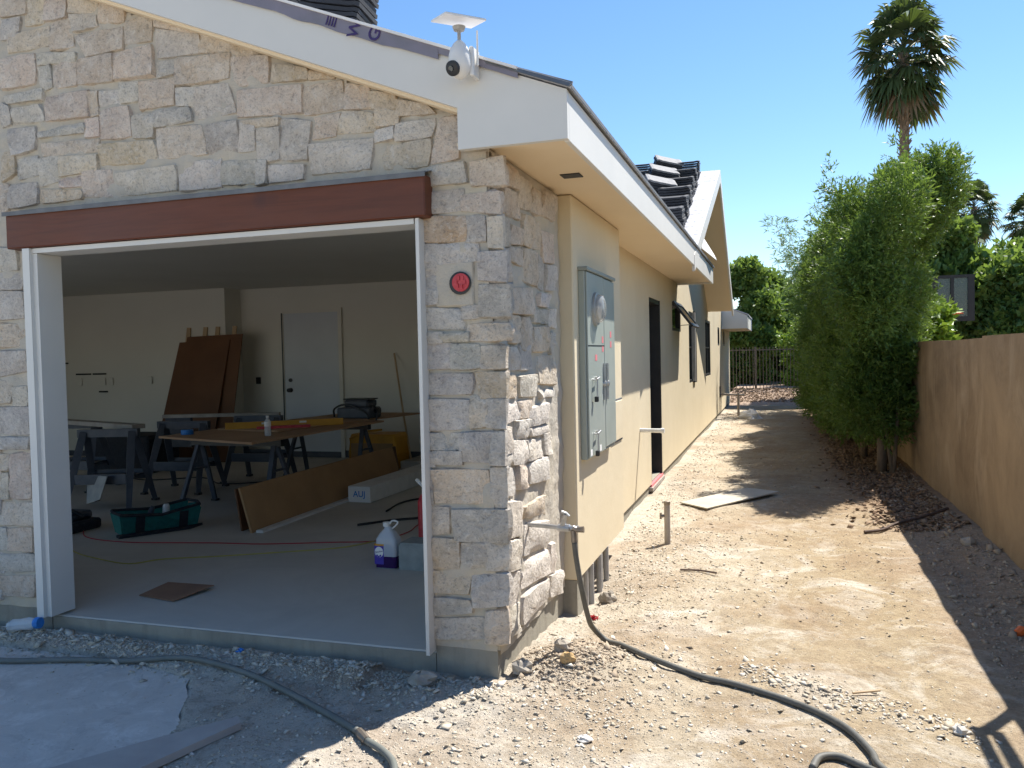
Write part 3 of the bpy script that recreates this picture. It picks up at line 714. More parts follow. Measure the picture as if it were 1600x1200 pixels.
# uneven mortar face, smeared over the stone edges here and there
def mortar_sheet(u0, u1, z0, z1, keep, place):
    us = np.arange(u0, u1 + .001, .02); zs = np.arange(z0, z1 + .001, .02); U, Z = np.meshgrid(us, zs)
    D = 0.008 + 0.016 * vnoise(U / .11, Z / .11 + 3) + 0.014 * vnoise(U / .045 + 5, Z / .045); nu = len(us)
    q = (np.arange(len(zs) - 1)[:, None] * nu + np.arange(nu - 1)[None, :]).ravel(); cu = U.ravel()[q] + .01; cz = Z.ravel()[q] + .01
    q = q[keep(cu, cz)]; return place(U.ravel(), Z.ravel(), D.ravel()), np.stack([q, q + 1, q + 1 + nu, q + nu], 1)
kf = lambda u, z: (z < np.where(u > -1.42, 2.53, 2.70 + .399 * (-1.41 - u))) & ~((u > -4.06) & (u < -1.615) & (z < 2.24))
V, F = mortar_sheet(-5.6, -1.285, 0.15, 4.3, kf, lambda u, z, d: np.stack([u, 3.70 - np.clip(d, .002, 1), z], 1)); np_mesh('mortar', V, F, M_mortar, gwo, smooth=True)
V, F = mortar_sheet(3.70, 4.95, 0.13, 2.54, lambda u, z: z < 9, lambda u, z, d: np.stack([-1.29 + np.clip(d * .8, .002, 1), u, z], 1)); np_mesh('mortar', V, F, M_mortar, gwo, smooth=True)
def stone(side, col, q, seed):
    rg = random.Random(seed); US = (-1, -.93, -.62, -.2, .2, .62, .93, 1); VS = (-1, -.88, -.45, 0, .45, .88, 1); n, m = 8, 7
    cs = [Vector((q[i], q[i + 1])) for i in range(0, 8, 2)]          # TL TR BR BL
    ctr = sum(cs, Vector((0, 0))) / 4
    cs = [p + (p - ctr).normalized() * 0.023 for p in cs]
    w = (cs[1] - cs[0]).length; h = (cs[3] - cs[0]).length; d = rg.uniform(0.019, 0.031) + (0.003 if side == 's' else 0)
    vs = []; ph = [rg.uniform(0, 50) for _ in range(3)]; rnd = rg.uniform(0.04, 0.20)
    tiltx, tilty = rg.uniform(-.007, .007), rg.uniform(-.007, .007)
    for j in range(m):
        for i in range(n):
            u = US[i]; v = VS[j]
            # pull the corners in so that the outline is rounded
            k = 1 - rnd * (u * u * v * v) * 0.5
            uu, vv = u * k, v * k
            if abs(u) == 1: uu += (float(vnoise(ph[0] + v * 2.0, ph[1] + u)) * 0.034) / max(w, .05)
            if abs(v) == 1: vv += (float(vnoise(ph[1] + u * 2.6, ph[2] + v)) * 0.034) / max(h, .05)
            a, b = (uu + 1) / 2, (vv + 1) / 2
            p = (cs[0] * (1 - a) + cs[1] * a) * (1 - b) + (cs[3] * (1 - a) + cs[2] * a) * b
            e = max(abs(u), abs(v)); ring = 1.0 if e < 0.7 else (0.84 if e < 0.99 else -0.25)
            z = d * ring + (float(vnoise(ph[0] + p.x * 22, ph[1] + p.y * 22)) * (0.018 if side == 'f' else .028) + u * tiltx + v * tilty if e < 0.99 else 0)
            vs.append((p.x, 3.70 - z, p.y) if side == 'f' else (-1.29 + z, p.x, p.y))
    fs = []
    for j in range(m - 1):
        for i in range(n - 1):
            a = j * n + i; fs.append((a, a + n, a + n + 1, a + 1))
    o = MB().add(vs, fs).build('stone', M_stone, gwo, smooth=38)
    c = tuple(a_ * b_ for a_, b_ in zip(SCOL[col], (1.08, 1.02, 0.94))); k = rg.uniform(0.88, 1.10); o.color = (c[0] * k * rg.uniform(.97, 1.03), c[1] * k, c[2] * k * rg.uniform(.95, 1.04), 1)
for i, ln in enumerate(STONES.strip().splitlines()):
    p = ln.split(); q = [float(v) for v in p[1:]]
    if p[0][0] == 's': q = [3.735 + (v - 3.77) * 1.10 if k_ % 2 == 0 else v for k_, v in enumerate(q)]; q = [min(v, 4.93) if k_ % 2 == 0 else v for k_, v in enumerate(q)]
    stone(p[0][0], p[0][1], q, i)
# a few courses beyond the left edge of the photograph's view
rg = random.Random(3); z = 0.17; k = 500
while z < 3.5:
    hh = rg.uniform(0.13, 0.22); x = -4.36 - rg.uniform(0, 0.08)
    while x > -5.4:
        wd = rg.uniform(0.16, 0.34)
        if not (z + hh > 0.5 * 0 and x > -4.2): stone('f', rg.choice('ttgbwpb'), [x - wd, z + hh - .01, x - .015, z + hh - .012, x - .015, z + .01, x - wd, z + .012], k)
        x -= wd + 0.008; k += 1
    z += hh + 0.006

# foundation, stucco, soffits
fd = MB(); fd.box(-5.9, -4.05, 3.695, 3.78, -0.4, 0.15); fd.box(-11.6, -10.8, 3.695, 3.78, -0.4, 0.15); fd.box(-1.62, -1.30, 3.695, 3.78, -0.4, 0.15); fd.box(-1.62, -1.30, 3.78, 4.95, -0.4, 0.13)
fd.box(-1.5, -1.212, 4.955, 5.13, -0.4, 0.158); fd.box(-1.5, -1.34, 5.13, 6.53, -0.4, 0.158); fd.box(-1.55, -1.40, 6.53, 24.8, -0.4, 0.10)
fd.box(-4.045, -1.625, 3.697, 3.712, -0.35, 0.108)
fd.build('foundation', M_found, house)
B(-11.5, -1.62, 3.705, 10.95, -0.3, 0.115, bev=0.006).build('garage_floor', M_slab, kind='structure')
B(-1.54, -1.20, 4.95, 6.53, 0.16, 2.543, bev=0.008).build('stucco_chase', M_stucco, house)
OPEN = [(9.26, 10.15, 0.06, 2.19), (11.35, 12.36, 1.86, 2.25), (13.5, 14.75, 1.06, 2.22), (16.6, 17.8, 1.07, 2.19), (20.0, 20.6, 1.70, 2.13), (22.05, 22.6, 1.70, 2.11)]
sw = MB(); y = 6.53
for (a, b, z0, z1) in OPEN:
    sw.box(-1.54, -1.38, y, a, 0.09, 2.56)
    if z0 > 0.2: sw.box(-1.54, -1.38, a, b, 0.09, z0)
    sw.box(-1.54, -1.38, a, b, z1, 2.56); y = b
sw.box(-1.54, -1.38, y, 24.8, 0.09, 2.56); sw.box(-8, -1.54, 24.64, 24.8, 0.09, 2.56)
sw.prism([(-1.54, 9.6, 2.56), (-1.54, 17.2, 2.56), (-1.54, 13.81, 4.40)], (0.16, 0, 0))
sw.build('stucco_wall', M_stucco, house)
MB().box(-1.42, -0.905, 3.622, 12.0, 2.547, 2.56).build('soffit', M_soffit, house)
# fascia boards: front rake with boxed eave end, and the long side board
ff = MB(); R0 = -0.88
ff.prism([(-1.40, 3.585, 2.520), (-0.88, 3.585, 2.520), (-0.88, 3.585, 2.735), (-6.4, 3.585, 4.94), (-6.4, 3.585, 4.715), (-1.40, 3.585, 2.712)], (0, 0.035, 0))
ff.prism([(-6.4, 3.585, 4.715), (-6.4, 3.585, 4.94), (-11.92, 3.585, 2.735), (-11.92, 3.585, 2.52), (-11.4, 3.585, 2.52), (-11.4, 3.585, 2.712)], (0, 0.035, 0))
fo = ff.build('front_fascia', M_white, house)
MB().prism([(-1.40, 3.62, 2.695), (-6.4, 3.62, 4.70), (-6.4, 3.62, 4.715), (-1.40, 3.62, 2.712)], (0, 0.10, 0)).build('rake_soffit', M_soffit, house)
B(-0.905, -0.88, 3.62, 12.03, 2.515, 2.735, bev=0.003).build('side_fascia', M_white, house)
B(-1.38, -0.905, 12.0, 12.03, 2.52, 2.80).build('end_fascia', M_white, house)
# roof decks
def slab_roof(pts, th): return MB().prism(pts, (0, 0, th))
rf = MB()
rf.prism([(-0.86, 3.57, 2.735), (-6.4, 3.57, 4.950), (-6.4, 12.03, 4.950), (-0.86, 12.03, 2.735)], (0, 0, 0.022))
rf.prism([(-6.4, 3.57, 4.952), (-11.94, 3.57, 2.735), (-11.94, 12.03, 2.735), (-6.4, 12.03, 4.952)], (0, 0, 0.022))
rfo = rf.build('roof', M_under, house)
# underlayment lapped over the front edge with its torn lower edge, and the printed mark
lap = MB(); xs = np.linspace(-1.10, -6.3, 110); rg = random.Random(5)
for i in range(len(xs) - 1):
    x0, x1 = xs[i], xs[i + 1]; z0 = 2.735 + 0.4 * (-0.88 - x0) + 0.020; z1 = 2.735 + 0.4 * (-0.88 - x1) + 0.020
    d0 = 0.060 + 0.016 * float(vnoise(x0 * 9, 2)); d1 = 0.060 + 0.016 * float(vnoise(x1 * 9, 2))
    if x0 > -1.45: d0 *= 0.55; d1 *= 0.55
    lap.add([(x0, 3.566, z0), (x1, 3.566, z1), (x1, 3.572, z1 - d1), (x0, 3.572, z0 - d0), (x0, 3.57, z0), (x1, 3.57, z1), (x1, 3.576, z1 - d1), (x0, 3.576, z0 - d0)],
            [(0, 1, 2, 3), (7, 6, 5, 4), (3, 2, 6, 7), (0, 4, 5, 1)])
lap.build('underlayment_lap', M_purple, rfo)
hem = MB(); hem.beam((-1.1, 3.560, 2.735 + .088 + .024), (-6.3, 3.560, 2.735 + .4 * 5.42 + .024), 0.012, 0.012, up=(0, 0, 1)); hem.build('white_edge', M_paper, rfo)
ang = math.atan(0.4)
for body, cx, sz in (('IIII', -2.03, 0.062), ('W', -1.905, 0.082), ('G', -1.80, 0.085)):
    zc = 2.735 + 0.4 * (-0.88 - cx) - 0.010
    mt = Matrix.Translation((cx, 3.5655, zc)) @ Matrix.Rotation(ang, 4, 'Y') @ Matrix.Rotation(math.radians(90), 4, 'X')
    if body in 'WG': mt = mt @ Matrix.Rotation(math.radians(90 if body == 'W' else 90), 4, 'Z')
    text_part('printed_mark', body, M_ink, rfo, mt @ Matrix.Scale(1.0, 4), sz)
# metal edge and loose flap at the corner
MB().prism([(-1.25, 3.560, 2.890), (-0.865, 3.560, 2.738), (-0.850, 3.560, 2.745), (-0.850, 3.575, 2.762), (-1.25, 3.575, 2.912)], (0, 0.01, 0)).build('drip_edge', M_flash, rfo)
de = MB(); de.box(-0.878, -0.858, 3.58, 12.0, 2.738, 2.756); de.build('edge_flashing', M_flash, rfo)

# cross gable behind with its white papered roof
PK = (13.81, 4.45); g2 = MB()
NE = (9.30, 2.60); FE = (17.31, 2.42)
g2.prism([(-0.90, 9.75, NE[1] + .45 * .411), (-0.90, PK[0], PK[1]), (-8, PK[0], PK[1]), (-8, 9.75, NE[1] + .45 * .411)], (0, 0, 0.035))
g2.prism([(-0.90, PK[0], PK[1]), (-0.90, FE[0], FE[1]), (-8, FE[0], FE[1]), (-8, PK[0], PK[1])], (0, 0, 0.035))
g2o = g2.build('cross_gable_roof', M_under, house)
rk = MB()
rk.prism([(-0.905, NE[0], NE[1] - 0.15), (-0.905, PK[0], PK[1] - 0.17), (-0.905, PK[0], PK[1] + 0.03), (-0.905, NE[0], NE[1] + 0.03)], (0.03, 0, 0))
rk.prism([(-0.905, PK[0], PK[1] - 0.17), (-0.905, FE[0], FE[1] - 0.15), (-0.905, FE[0], FE[1] + 0.03), (-0.905, PK[0], PK[1] + 0.03)], (0.03, 0, 0))
rk.build('gable_fascia', M_white, house)
us = MB(); us.prism([(-1.38, NE[0], NE[1] - 0.05), (-0.905, NE[0], NE[1] - 0.05), (-0.905, PK[0], PK[1] - 0.05), (-1.38, PK[0], PK[1] - 0.05)], (0, 0, 0.02))
us.prism([(-1.38, PK[0], PK[1] - 0.05), (-0.905, PK[0], PK[1] - 0.05), (-0.905, FE[0], FE[1] - 0.05), (-1.38, FE[0], FE[1] - 0.05)], (0, 0, 0.02))
us.build('gable_soffit', M_soffit, house)
# louvred gable vent
gv = B(-1.38, -1.365, 13.45, 14.15, 3.35, 3.85).build('gable_vent', M_flash, house)
for i in range(7): B(-1.366, -1.350, 13.48, 14.12, 3.38 + i * 0.066, 3.405 + i * 0.066).build('slat', M_galv, gv)
MB().add([(-0.87, 10.2, 2.80), (-0.95, 11.0, 3.08), (-0.87, 12.1, 2.93), (-0.80, 11.6, 2.80), (-0.87, 10.2, 2.812), (-0.95, 11.0, 3.092), (-0.87, 12.1, 2.942), (-0.80, 11.6, 2.812)],
         [(0, 1, 2, 3), (7, 6, 5, 4), (0, 4, 5, 1), (1, 5, 6, 2), (2, 6, 7, 3), (3, 7, 4, 0)]).build('loose_paper_flap', M_paper, g2o)
# last roof section at the far end
lr = MB(); lr.prism([(-3.4, 21.4, 2.60), (-1.38, 21.4, 2.12), (-0.75, 21.4, 2.12), (-0.75, 21.4, 2.44), (-1.4, 21.4, 2.72), (-3.4, 21.4, 3.5)], (0, 0.03, 0))
lr.box(-0.78, -0.75, 21.43, 24.9, 2.12, 2.44); lr.build('far_eave_fascia', M_white, house)
B(-1.38, -0.78, 21.43, 24.9, 2.13, 2.15).build('far_eave_soffit', M_soffit, house)
MB().prism([(-0.73, 21.38, 2.445), (-6.4, 21.38, 4.75), (-6.4, 25, 4.75), (-0.73, 25, 2.445)], (0, 0, 0.03)).build('far_roof', M_under, house)
MB().prism([(-1.40, 17.2, 2.50), (-6.4, 17.2, 4.60), (-6.4, 21.4, 4.60), (-1.40, 21.4, 2.50)], (0, 0, 0.03)).build('middle_roof', M_under, house)

# garage interior
gi = MB()
gi.box(-11.5, -1.6, 10.81, 10.95, 0.115, 2.67); gi.box(-11.6, -11.35, 3.78, 10.95, 0.115, 2.67)
gi.box(-11.35, -7.86, 10.42, 10.808, 0.117, 2.668)
gi.box(-1.62, -1.56, 3.79, 10.81, 0.115, 2.67)
gi.box(-11.35, -10.8, 3.777, 3.79, 0.117, 2.67); gi.box(-5.9, -4.05, 3.777, 3.79, 0.117, 2.67); gi.box(-10.8, -5.9, 3.777, 3.79, 2.23, 2.67); gi.box(-4.05, -1.62, 3.777, 3.79, 2.23, 2.67)
gi.build('interior_wall', M_drywall, house)
B(-11.6, -1.53, 3.78, 10.95, 2.67, 2.72).build('ceiling', M_drywall, house)
B(-11.3, -7.84, 10.40, 10.418, 0.117, 0.20).build('baseboard', M_dark, house)
B(-6.15, -1.63, 10.79, 10.808, 0.117, 0.22).build('baseboard', M_dark, house)
B(-7.84, -7.20, 10.79, 10.808, 0.117, 0.22).build('baseboard', M_dark, house)
dr = MB(); dr.box(-7.16, -7.10, 10.77, 10.808, 0.117, 2.33); dr.box(-6.17, -6.11, 10.77, 10.808, 0.117, 2.33); dr.box(-7.10, -6.17, 10.77, 10.808, 2.27, 2.33)
ido = B(-7.10, -6.17, 10.785, 10.807, 0.20, 2.27).build('interior_door', M_doorw, house)
dr.build('door_frame', M_drywall, ido)
B(-7.125, -7.108, 10.762, 10.769, 0.2, 2.28).build('door_gap', M_black, ido)
MB().lathe((-7.0, 10.785, 1.12), (0, -1, 0), [(0, .034), (.01, .034), (.012, .015), (.04, .015), (.045, .032), (.075, .03), (.085, .012)]).build('door_knob', M_black, ido, smooth=40)
MB().lathe((-7.0, 10.785, 1.27), (0, -1, 0), [(0, .03), (.018, .028), (.02, .01)]).build('deadbolt', M_black, ido, smooth=40)
B(-7.10, -6.17, 10.76, 10.807, 0.117, 0.198).build('threshold', M_dark, ido)
for i, (x, z) in enumerate(((-10.15, 1.30), (-10.62, 1.30), (-10.0, 1.30), (-9.25, 1.31))):
    B(x - .04, x + .04, 10.39, 10.399, z - .06, z + .06, bev=0.003).build('outlet_plate', M_drywall, house)
for i, (x0, x1, z) in enumerate(((-11.25, -10.85, 1.60), (-10.7, -10.4, 1.42), (-10.36, -10.1, 1.42), (-10.25, -10.08, 1.14), (-11.08, -11.0, 1.50))):
    B(x0, x1, 10.395, 10.405, z - (.012 if i < 4 else .05), z + (.012 if i < 4 else .05)).build('wall_cutout', M_black, house)
B(-7.62, -7.54, 10.795, 10.809, 1.22, 1.32).build('switch_box', M_black, house)
# jamb trim of the big opening
jt = MB(); jt.box(-4.055, -4.005, 3.60, 3.79, 0.13, 2.228); jt.box(-4.005, -3.975, 3.625, 3.79, 0.13, 2.20)
o = jt.build('door_jamb', M_white, house); jt = MB(); jt.box(-1.640, -1.622, 3.615, 3.79, 0.125, 2.228); jt.build('door_jamb', M_white, house)
jt = MB(); jt.box(-10.8, -10.75, 3.60, 3.79, 0.13, 2.228); jt.box(-5.95, -5.9, 3.60, 3.79, 0.13, 2.228); jt.box(-10.75, -5.95, 3.62, 3.79, 2.202, 2.228); jt.build('added_opening_trim', M_white, house)  # trim of an unseen second opening, added for more daylight inside
B(-10.95, -5.75, 3.597, 3.70, 2.232, 2.43, bev=0.006).build('header_beam', M_beam, house)  # beam over the added, unseen second opening
B(-4.005, -1.65, 3.62, 3.79, 2.202, 2.228).build('head_trim', M_white, house)
# red stained header beam with flashing
bo = B(-4.165, -1.58, 3.597, 3.70, 2.232, 2.43, bev=0.006).build('header_beam', M_beam, house)
MB().prism([(-4.175, 3.585, 2.432), (-1.57, 3.585, 2.432), (-1.57, 3.69, 2.462), (-4.175, 3.69, 2.462)][::-1], (0, 0.012, 0.006)).build('beam_flashing', M_flash, bo)
B(-4.175, -1.57, 3.583, 3.587, 2.415, 2.438).build('flashing_lip', M_flash, bo)

# side door opening and windows
def opening(name, y0, y1, z0, z1, fr=0.045, depth=0.09, rails=(), mid=None):
    f = MB(); xo = -1.385
    f.box(xo - .06, xo, y0, y0 + fr, z0, z1); f.box(xo - .06, xo, y1 - fr, y1, z0, z1); f.box(xo - .06, xo, y0 + fr, y1 - fr, z1 - fr, z1); f.box(xo - .06, xo, y0 + fr, y1 - fr, z0, z0 + fr)
    wo = f.build(name, M_black, house)
    B(xo - .045, xo - .035, y0 + fr, y1 - fr, z0 + fr, z1 - fr).build('pane', M_glass, wo)
    for z in rails: B(xo - .034, xo - .012, y0 + fr, y1 - fr, z - .012, z + .012).build('muntin', M_pvc if False else M_black, wo)
    if mid: B(xo - .034, xo - .010, mid - .02, mid + .02, z0 + fr, z1 - fr).build('mullion', M_black, wo)
    return wo
dd = MB(); dd.box(-1.535, -1.378, 10.10, 10.149, 0.06, 2.19); dd.box(-1.535, -1.385, 9.261, 9.31, 0.06, 2.19); dd.box(-1.535, -1.385, 9.31, 10.10, 2.14, 2.189)
ddo = dd.build('side_doorway', M_black, house)
B(-1.53, -1.50, 9.31, 10.10, 0.10, 2.14).build('door_panel', M_black, ddo)
B(-1.50, -1.37, 9.20, 10.16, 0.062, 0.088).build('pink_sill_membrane', M_pink, ddo)
B(-1.40, -1.352, 9.16, 10.18, 0.02, 0.06).build('sill_board', M_oldw, ddo)
opening('window', 11.35, 12.36, 1.86, 2.25)
w2 = opening('window', 13.5, 14.75, 1.06, 2.22, rails=(1.64,), mid=14.1)
w3 = opening('window', 16.6, 17.8, 1.07, 2.19, rails=(1.64,), mid=17.2)
opening('window', 20.0, 20.6, 1.70, 2.13); opening('window', 22.05, 22.6, 1.70, 2.11)
# awning sash swung out
aw = MB()
def sash(a, b, c, d, th=0.03, fr=0.055, par=None, nm='sash'):
    a, b, c, d = map(Vector, (a, b, c, d)); m = MB()
    for p, q in ((a, b), (b, c), (c, d), (d, a)): m.beam(p, q, fr, th, up=(b - a).cross(d - a).normalized())
    s_ = m.build(nm, M_black, par); n_ = (b - a).cross(d - a).normalized() * 0.004
    MB().prism([a - n_, b - n_, c - n_, d - n_], n_ * 2).build('pane', M_glass, s_); return s_
sash((-1.36, 11.38, 2.235), (-1.36, 12.33, 2.235), (-1.13, 12.33, 1.93), (-1.13, 11.38, 1.93), par=house, nm='awning_sash')
B(-1.39, -1.345, 14.16, 14.42, 1.05, 2.24).build('casement_sash', M_black, house); B(-1.395, -1.335, 14.08, 14.155, 1.07, 2.22).build('sunlit_sash_edge', M_conduit, house)  # grey strip: the sash edge's sunlit look put into its colour
mh = MB(); mh.cyl((-1.37, 12.2, 1.95), (-1.16, 12.2, 1.96), 0.006, 6); mh.build('stay_arm', M_galv, house)
# recessed cover panel on the chase
cp = B(-1.2, -1.185, 6.07, 6.47, 0.90, 1.20, bev=0.004).build('cover_panel', M_stucco, house)
B(-1.2, -1.192, 6.05, 6.49, 0.885, 1.215).build('panel_rim', M_flash, cp)
B(-1.13, -1.02, 4.40, 4.50, 2.541, 2.548, bev=0.002).build('soffit_hole', M_black, house)

# ------------------------------------------------------------------ electric meter cabinet
mc = thing('meter_cabinet', 'grey green electric meter cabinet with two tall doors on the tan side wall', 'electrical cabinet', (-1.2, 5.08, 0.9))
B(-1.2, -1.158, 5.08, 5.99, 0.895, 2.09, bev=0.004).build('cabinet_body', M_grey, mc)
B(-1.2, -1.135, 5.07, 6.00, 2.09, 2.115, bev=0.004).build('top_hood', M_greyd, mc)
d1 = B(-1.158, -1.146, 5.095, 5.60, 0.905, 2.085, bev=0.004).build('meter_door', M_grey, mc)
d2 = B(-1.158, -1.146, 5.612, 5.985, 0.92, 2.08, bev=0.004).build('breaker_door', M_grey, mc)
B(-1.157, -1.152, 5.601, 5.611, 0.9, 2.085).build('door_gap', M_black, mc)
MB().lathe((-1.146, 5.33, 1.86), (1, 0, 0), [(0, .104), (.012, .104), (.014, .094), (.035, .092), (.055, .082), (.066, .05), (.068, .005)], 28).build('meter_glass', M_meterglass, mc, smooth=50)
MB().lathe((-1.146, 5.33, 1.86), (1, 0, 0), [(0, .07), (.03, .07), (.031, .01)], 24).build('meter_dial', M_conduit, mc, smooth=50)
MB().lathe((-1.146, 5.33, 1.86), (1, 0, 0), [(0, .108), (.018, .108), (.02, .094)], 28).build('meter_ring', M_galv, mc, smooth=50)
B(-1.146, -1.1445, 5.10, 5.60, 1.615, 1.622).build('door_seam', M_black, mc)
for y, z in ((5.27, 1.38), (5.27, 1.03)):
    h = MB(); h.tube([(-1.145, y - .05, z + .02), (-1.12, y - .05, z + .02), (-1.12, y + .04, z + .03), (-1.145, y + .04, z + .03)], 0.006, 6)
    h.tube([(-1.118, y - .045, z + .02), (-1.118, y - .05, z - .09)], 0.005, 6); ho = h.build('latch', M_galv, mc)
    B(-1.135, -1.112, y - .065, y - .03, z - .125, z - .09, bev=.003).build('padlock', M_black, ho)
for y in (5.56, 5.66):
    h = MB(); h.beam((-1.138, y, 1.25), (-1.138, y, 1.50), 0.018, 0.014, up=(1, 0, 0)); h.lathe((-1.146, y, 1.36), (1, 0, 0), [(0, .022), (.02, .02), (.022, .01)], 12)
    h.build('door_handle', M_galv, mc)
for y, z in ((5.55, 1.66), (5.55, 1.60), (5.83, 1.70), (5.83, 1.63)):
    B(-1.1455, -1.1445, y - .025, y + .025, z - .022, z + .022).build('warning_label', M_pink, mc)
B(-1.1455, -1.1445, 5.30, 5.36, 1.52, 1.56).build('warning_label', M_pink, mc)
for y in (5.12, 5.40): B(-1.1455, -1.1445, y, y + .05, 0.915, 0.955).build('paper_sticker', M_paper, mc)

# ------------------------------------------------------------------ security camera on the fascia
sc_ = thing('security_camera', 'white dome security camera with small solar panel on the gable fascia', 'camera', (-1.36, 3.58, 2.86))
prof = [(0, .012), (.008, .026), (.03, .044), (.06, .052), (.10, .050), (.13, .042), (.155, .028), (.17, .012)]
MB().lathe((-1.345, 3.49, 2.805), (0, 0, 1), prof, 24).build('camera_body', M_plast, sc_, smooth=50)
dirv = Vector((-0.25, -0.85, -0.35)).normalized(); c0 = Vector((-1.352, 3.485, 2.858))
MB().lathe(c0 + dirv * 0.020, dirv, [(0, .034), (.028, .033), (.032, .024), (.033, .005)], 20).build('lens_ring', M_black, sc_, smooth=40)
MB().lathe(c0 + dirv * 0.05, dirv, [(0, .014), (.008, .012), (.010, .003)], 14).build('lens', M_glass, sc_, smooth=40)
B(-1.305, -1.285, 3.50, 3.585, 2.82, 2.95, bev=.004).build('wall_bracket', M_plast, sc_)
MB().tube([(-1.275, 3.53, 2.87), (-1.270, 3.52, 3.02)], [.006, .004], 8).build('antenna', M_plast, sc_)
MB().lathe((-1.345, 3.49, 2.97), (0, 0, 1), [(0, .008), (.045, .008), (.05, .024), (.066, .030), (.07, .01)], 16).build('panel_mount', M_conduit, sc_)
spn = MB(); v = [(-1.475, 3.48, 3.072), (-1.36, 3.37, 3.052), (-1.215, 3.49, 3.045), (-1.335, 3.62, 3.075)]
spn.prism(v, (0, 0, 0.008)); spo = spn.build('solar_panel', M_plast, sc_)
MB().prism([tuple(Vector(p) * 0.93 + Vector((-1.346, 3.49, 3.061)) * 0.07 + Vector((0, 0, .0085))) for p in v], (0, 0, 0.002)).build('cell_sheet', M_dark, spo)

# red covered round junction box set in the stone
rb = thing('junction_box', 'round electrical box with bright red cover set in the stone column', 'junction box', (-1.44, 3.69, 1.915))
B(-1.575, -1.375, 3.680, 3.70, 1.805, 2.02, bev=0.008).build('mortar_block', M_mortar, rb)
MB().lathe((-1.44, 3.675, 1.915), (0, -1, 0), [(0, .055), (.006, .055), (.007, .046)], 24).build('box_ring', M_black, rb)
cvr = MB(); cvr.lathe((-1.435, 3.668, 1.918), (0, -1, 0), [(0, .044), (.006, .043), (.007, .005)], 20); cvr.build('red_cover', M_red, rb, smooth=40)
for a in range(6):
    x, z = -1.435 + .022 * math.cos(a), 1.918 + .022 * math.sin(a)
    B(x - .006, x + .006, 3.656, 3.661, z - .01, z + .01).build('cover_rib', M_red, rb)

# spigot and hose bib on the stone side
sp = thing('water_spigot', 'galvanised pipe with a hose tap sticking out of the stone side wall', 'tap', (-1.27, 4.12, 0.67))
MB().tube([(-1.30, 4.14, 0.672), (-1.16, 4.12, 0.672), (-1.08, 4.11, 0.670)], [.011, .012, .013], 10).build('pipe', M_galv, sp)
tp = MB(); tp.lathe((-1.10, 4.11, 0.670), (1, 0, 0), [(0, .018), (.03, .02), (.06, .02), (.065, .014), (.11, .014)], 12)
tp.tube([(-1.075, 4.11, .675), (-1.065, 4.10, .715), (-1.055, 4.09, .745)], [.016, .013, .01], 8)
tpo = tp.build('tap_body', M_galv, sp)
hd = MB(); hd.tube([(-1.075, 4.09, .758), (-1.05, 4.09, .75), (-1.035, 4.09, .735)], .007, 6); hd.build('tap_handle', M_galv, tpo)
br = MB(); br.tube([(-1.02, 4.10, .672), (-1.0, 4.10, .665), (-.962, 4.10, .668)], [.016, .014, .017], 10); br.tube([(-1.018, 4.10, .66), (-1.013, 4.10, .60)], [.015, .017], 10)
br.build('splitter', M_brass, sp)

# hoses
def on(x, y, r): return (x, y, (0.004 if bool(in_slab(np.array(x), np.array(y))) else hz(x, y)) + r)
M_hose = simple('garden_hose_rubber', (0.085, 0.085, 0.075), (0.13, 0.125, 0.11), 14, 0.6, 60, 0.25)
M_hose2 = simple('grey_hose_rubber', (0.13, 0.14, 0.125), (0.17, 0.175, 0.16), 9, 0.6, 60, 0.2)
hp = [(-1.013, 4.10, 0.60), (-1.005, 4.10, 0.52), (-0.985, 4.12, 0.36), (-0.97, 4.2, 0.18), (-0.965, 4.3, 0.09)] + \
     [on(x, y, 0.016) for x, y in ((-0.90, 4.33), (-0.80, 4.23), (-0.62, 4.09), (-0.38, 3.97), (-0.20, 3.90), (0.06, 3.77), (0.235, 3.58), (0.32, 3.40), (0.335, 3.30), (0.40, 3.18))]
MB().tube(spline(hp, 8), 0.0145, 10).build('garden_hose', M_hose, smooth=True)
tag(bpy.context.scene.objects['garden_hose'], 'dark grey garden hose running from the tap across the sunlit dirt', 'hose')
lp = [on(x, y, 0.016) for x, y in ((0.10, 3.20), (0.13, 3.285), (0.20, 3.315), (0.28, 3.27), (0.37, 3.20), (0.46, 3.12))]
MB().tube(spline(lp, 8), 0.0145, 10).build('garden_hose', M_hose, smooth=True, label='short loop of hose lying at the bottom edge of the sunlit dirt', category='hose')
hp = [on(x, y, 0.018) for x, y in ((-5.2, 3.15), (-4.4, 3.22), (-3.92, 3.243), (-3.55, 3.35), (-3.25, 3.41), (-2.95, 3.45), (-2.72, 3.43), (-2.45, 3.37), (-2.19, 3.26), (-1.9, 3.12), (-1.67, 2.99))]
h2 = MB().tube(spline(hp, 6), 0.0145, 10).build('garden_hose', M_hose2, smooth=True, label='grey green hose crossing the shaded concrete pad in front of the garage', category='hose')
cpl = MB(); a = Vector(on(-1.67, 2.99, .018)); b = Vector(on(-1.60, 2.93, .018)); cpl.tube([a, a * .6 + b * .4, b], [.018, .02, .017], 10); cpl.build('hose_coupling', M_brass, h2)
hp = [on(x, y, 0.018) for x, y in ((-1.60, 2.93), (-1.50, 2.87), (-1.42, 2.80), (-1.36, 2.68), (-1.32, 2.5), (-1.3, 2.2))]
MB().tube(spline(hp, 6), 0.0145, 10).build('hose_end', M_hose2, h2, smooth=True)

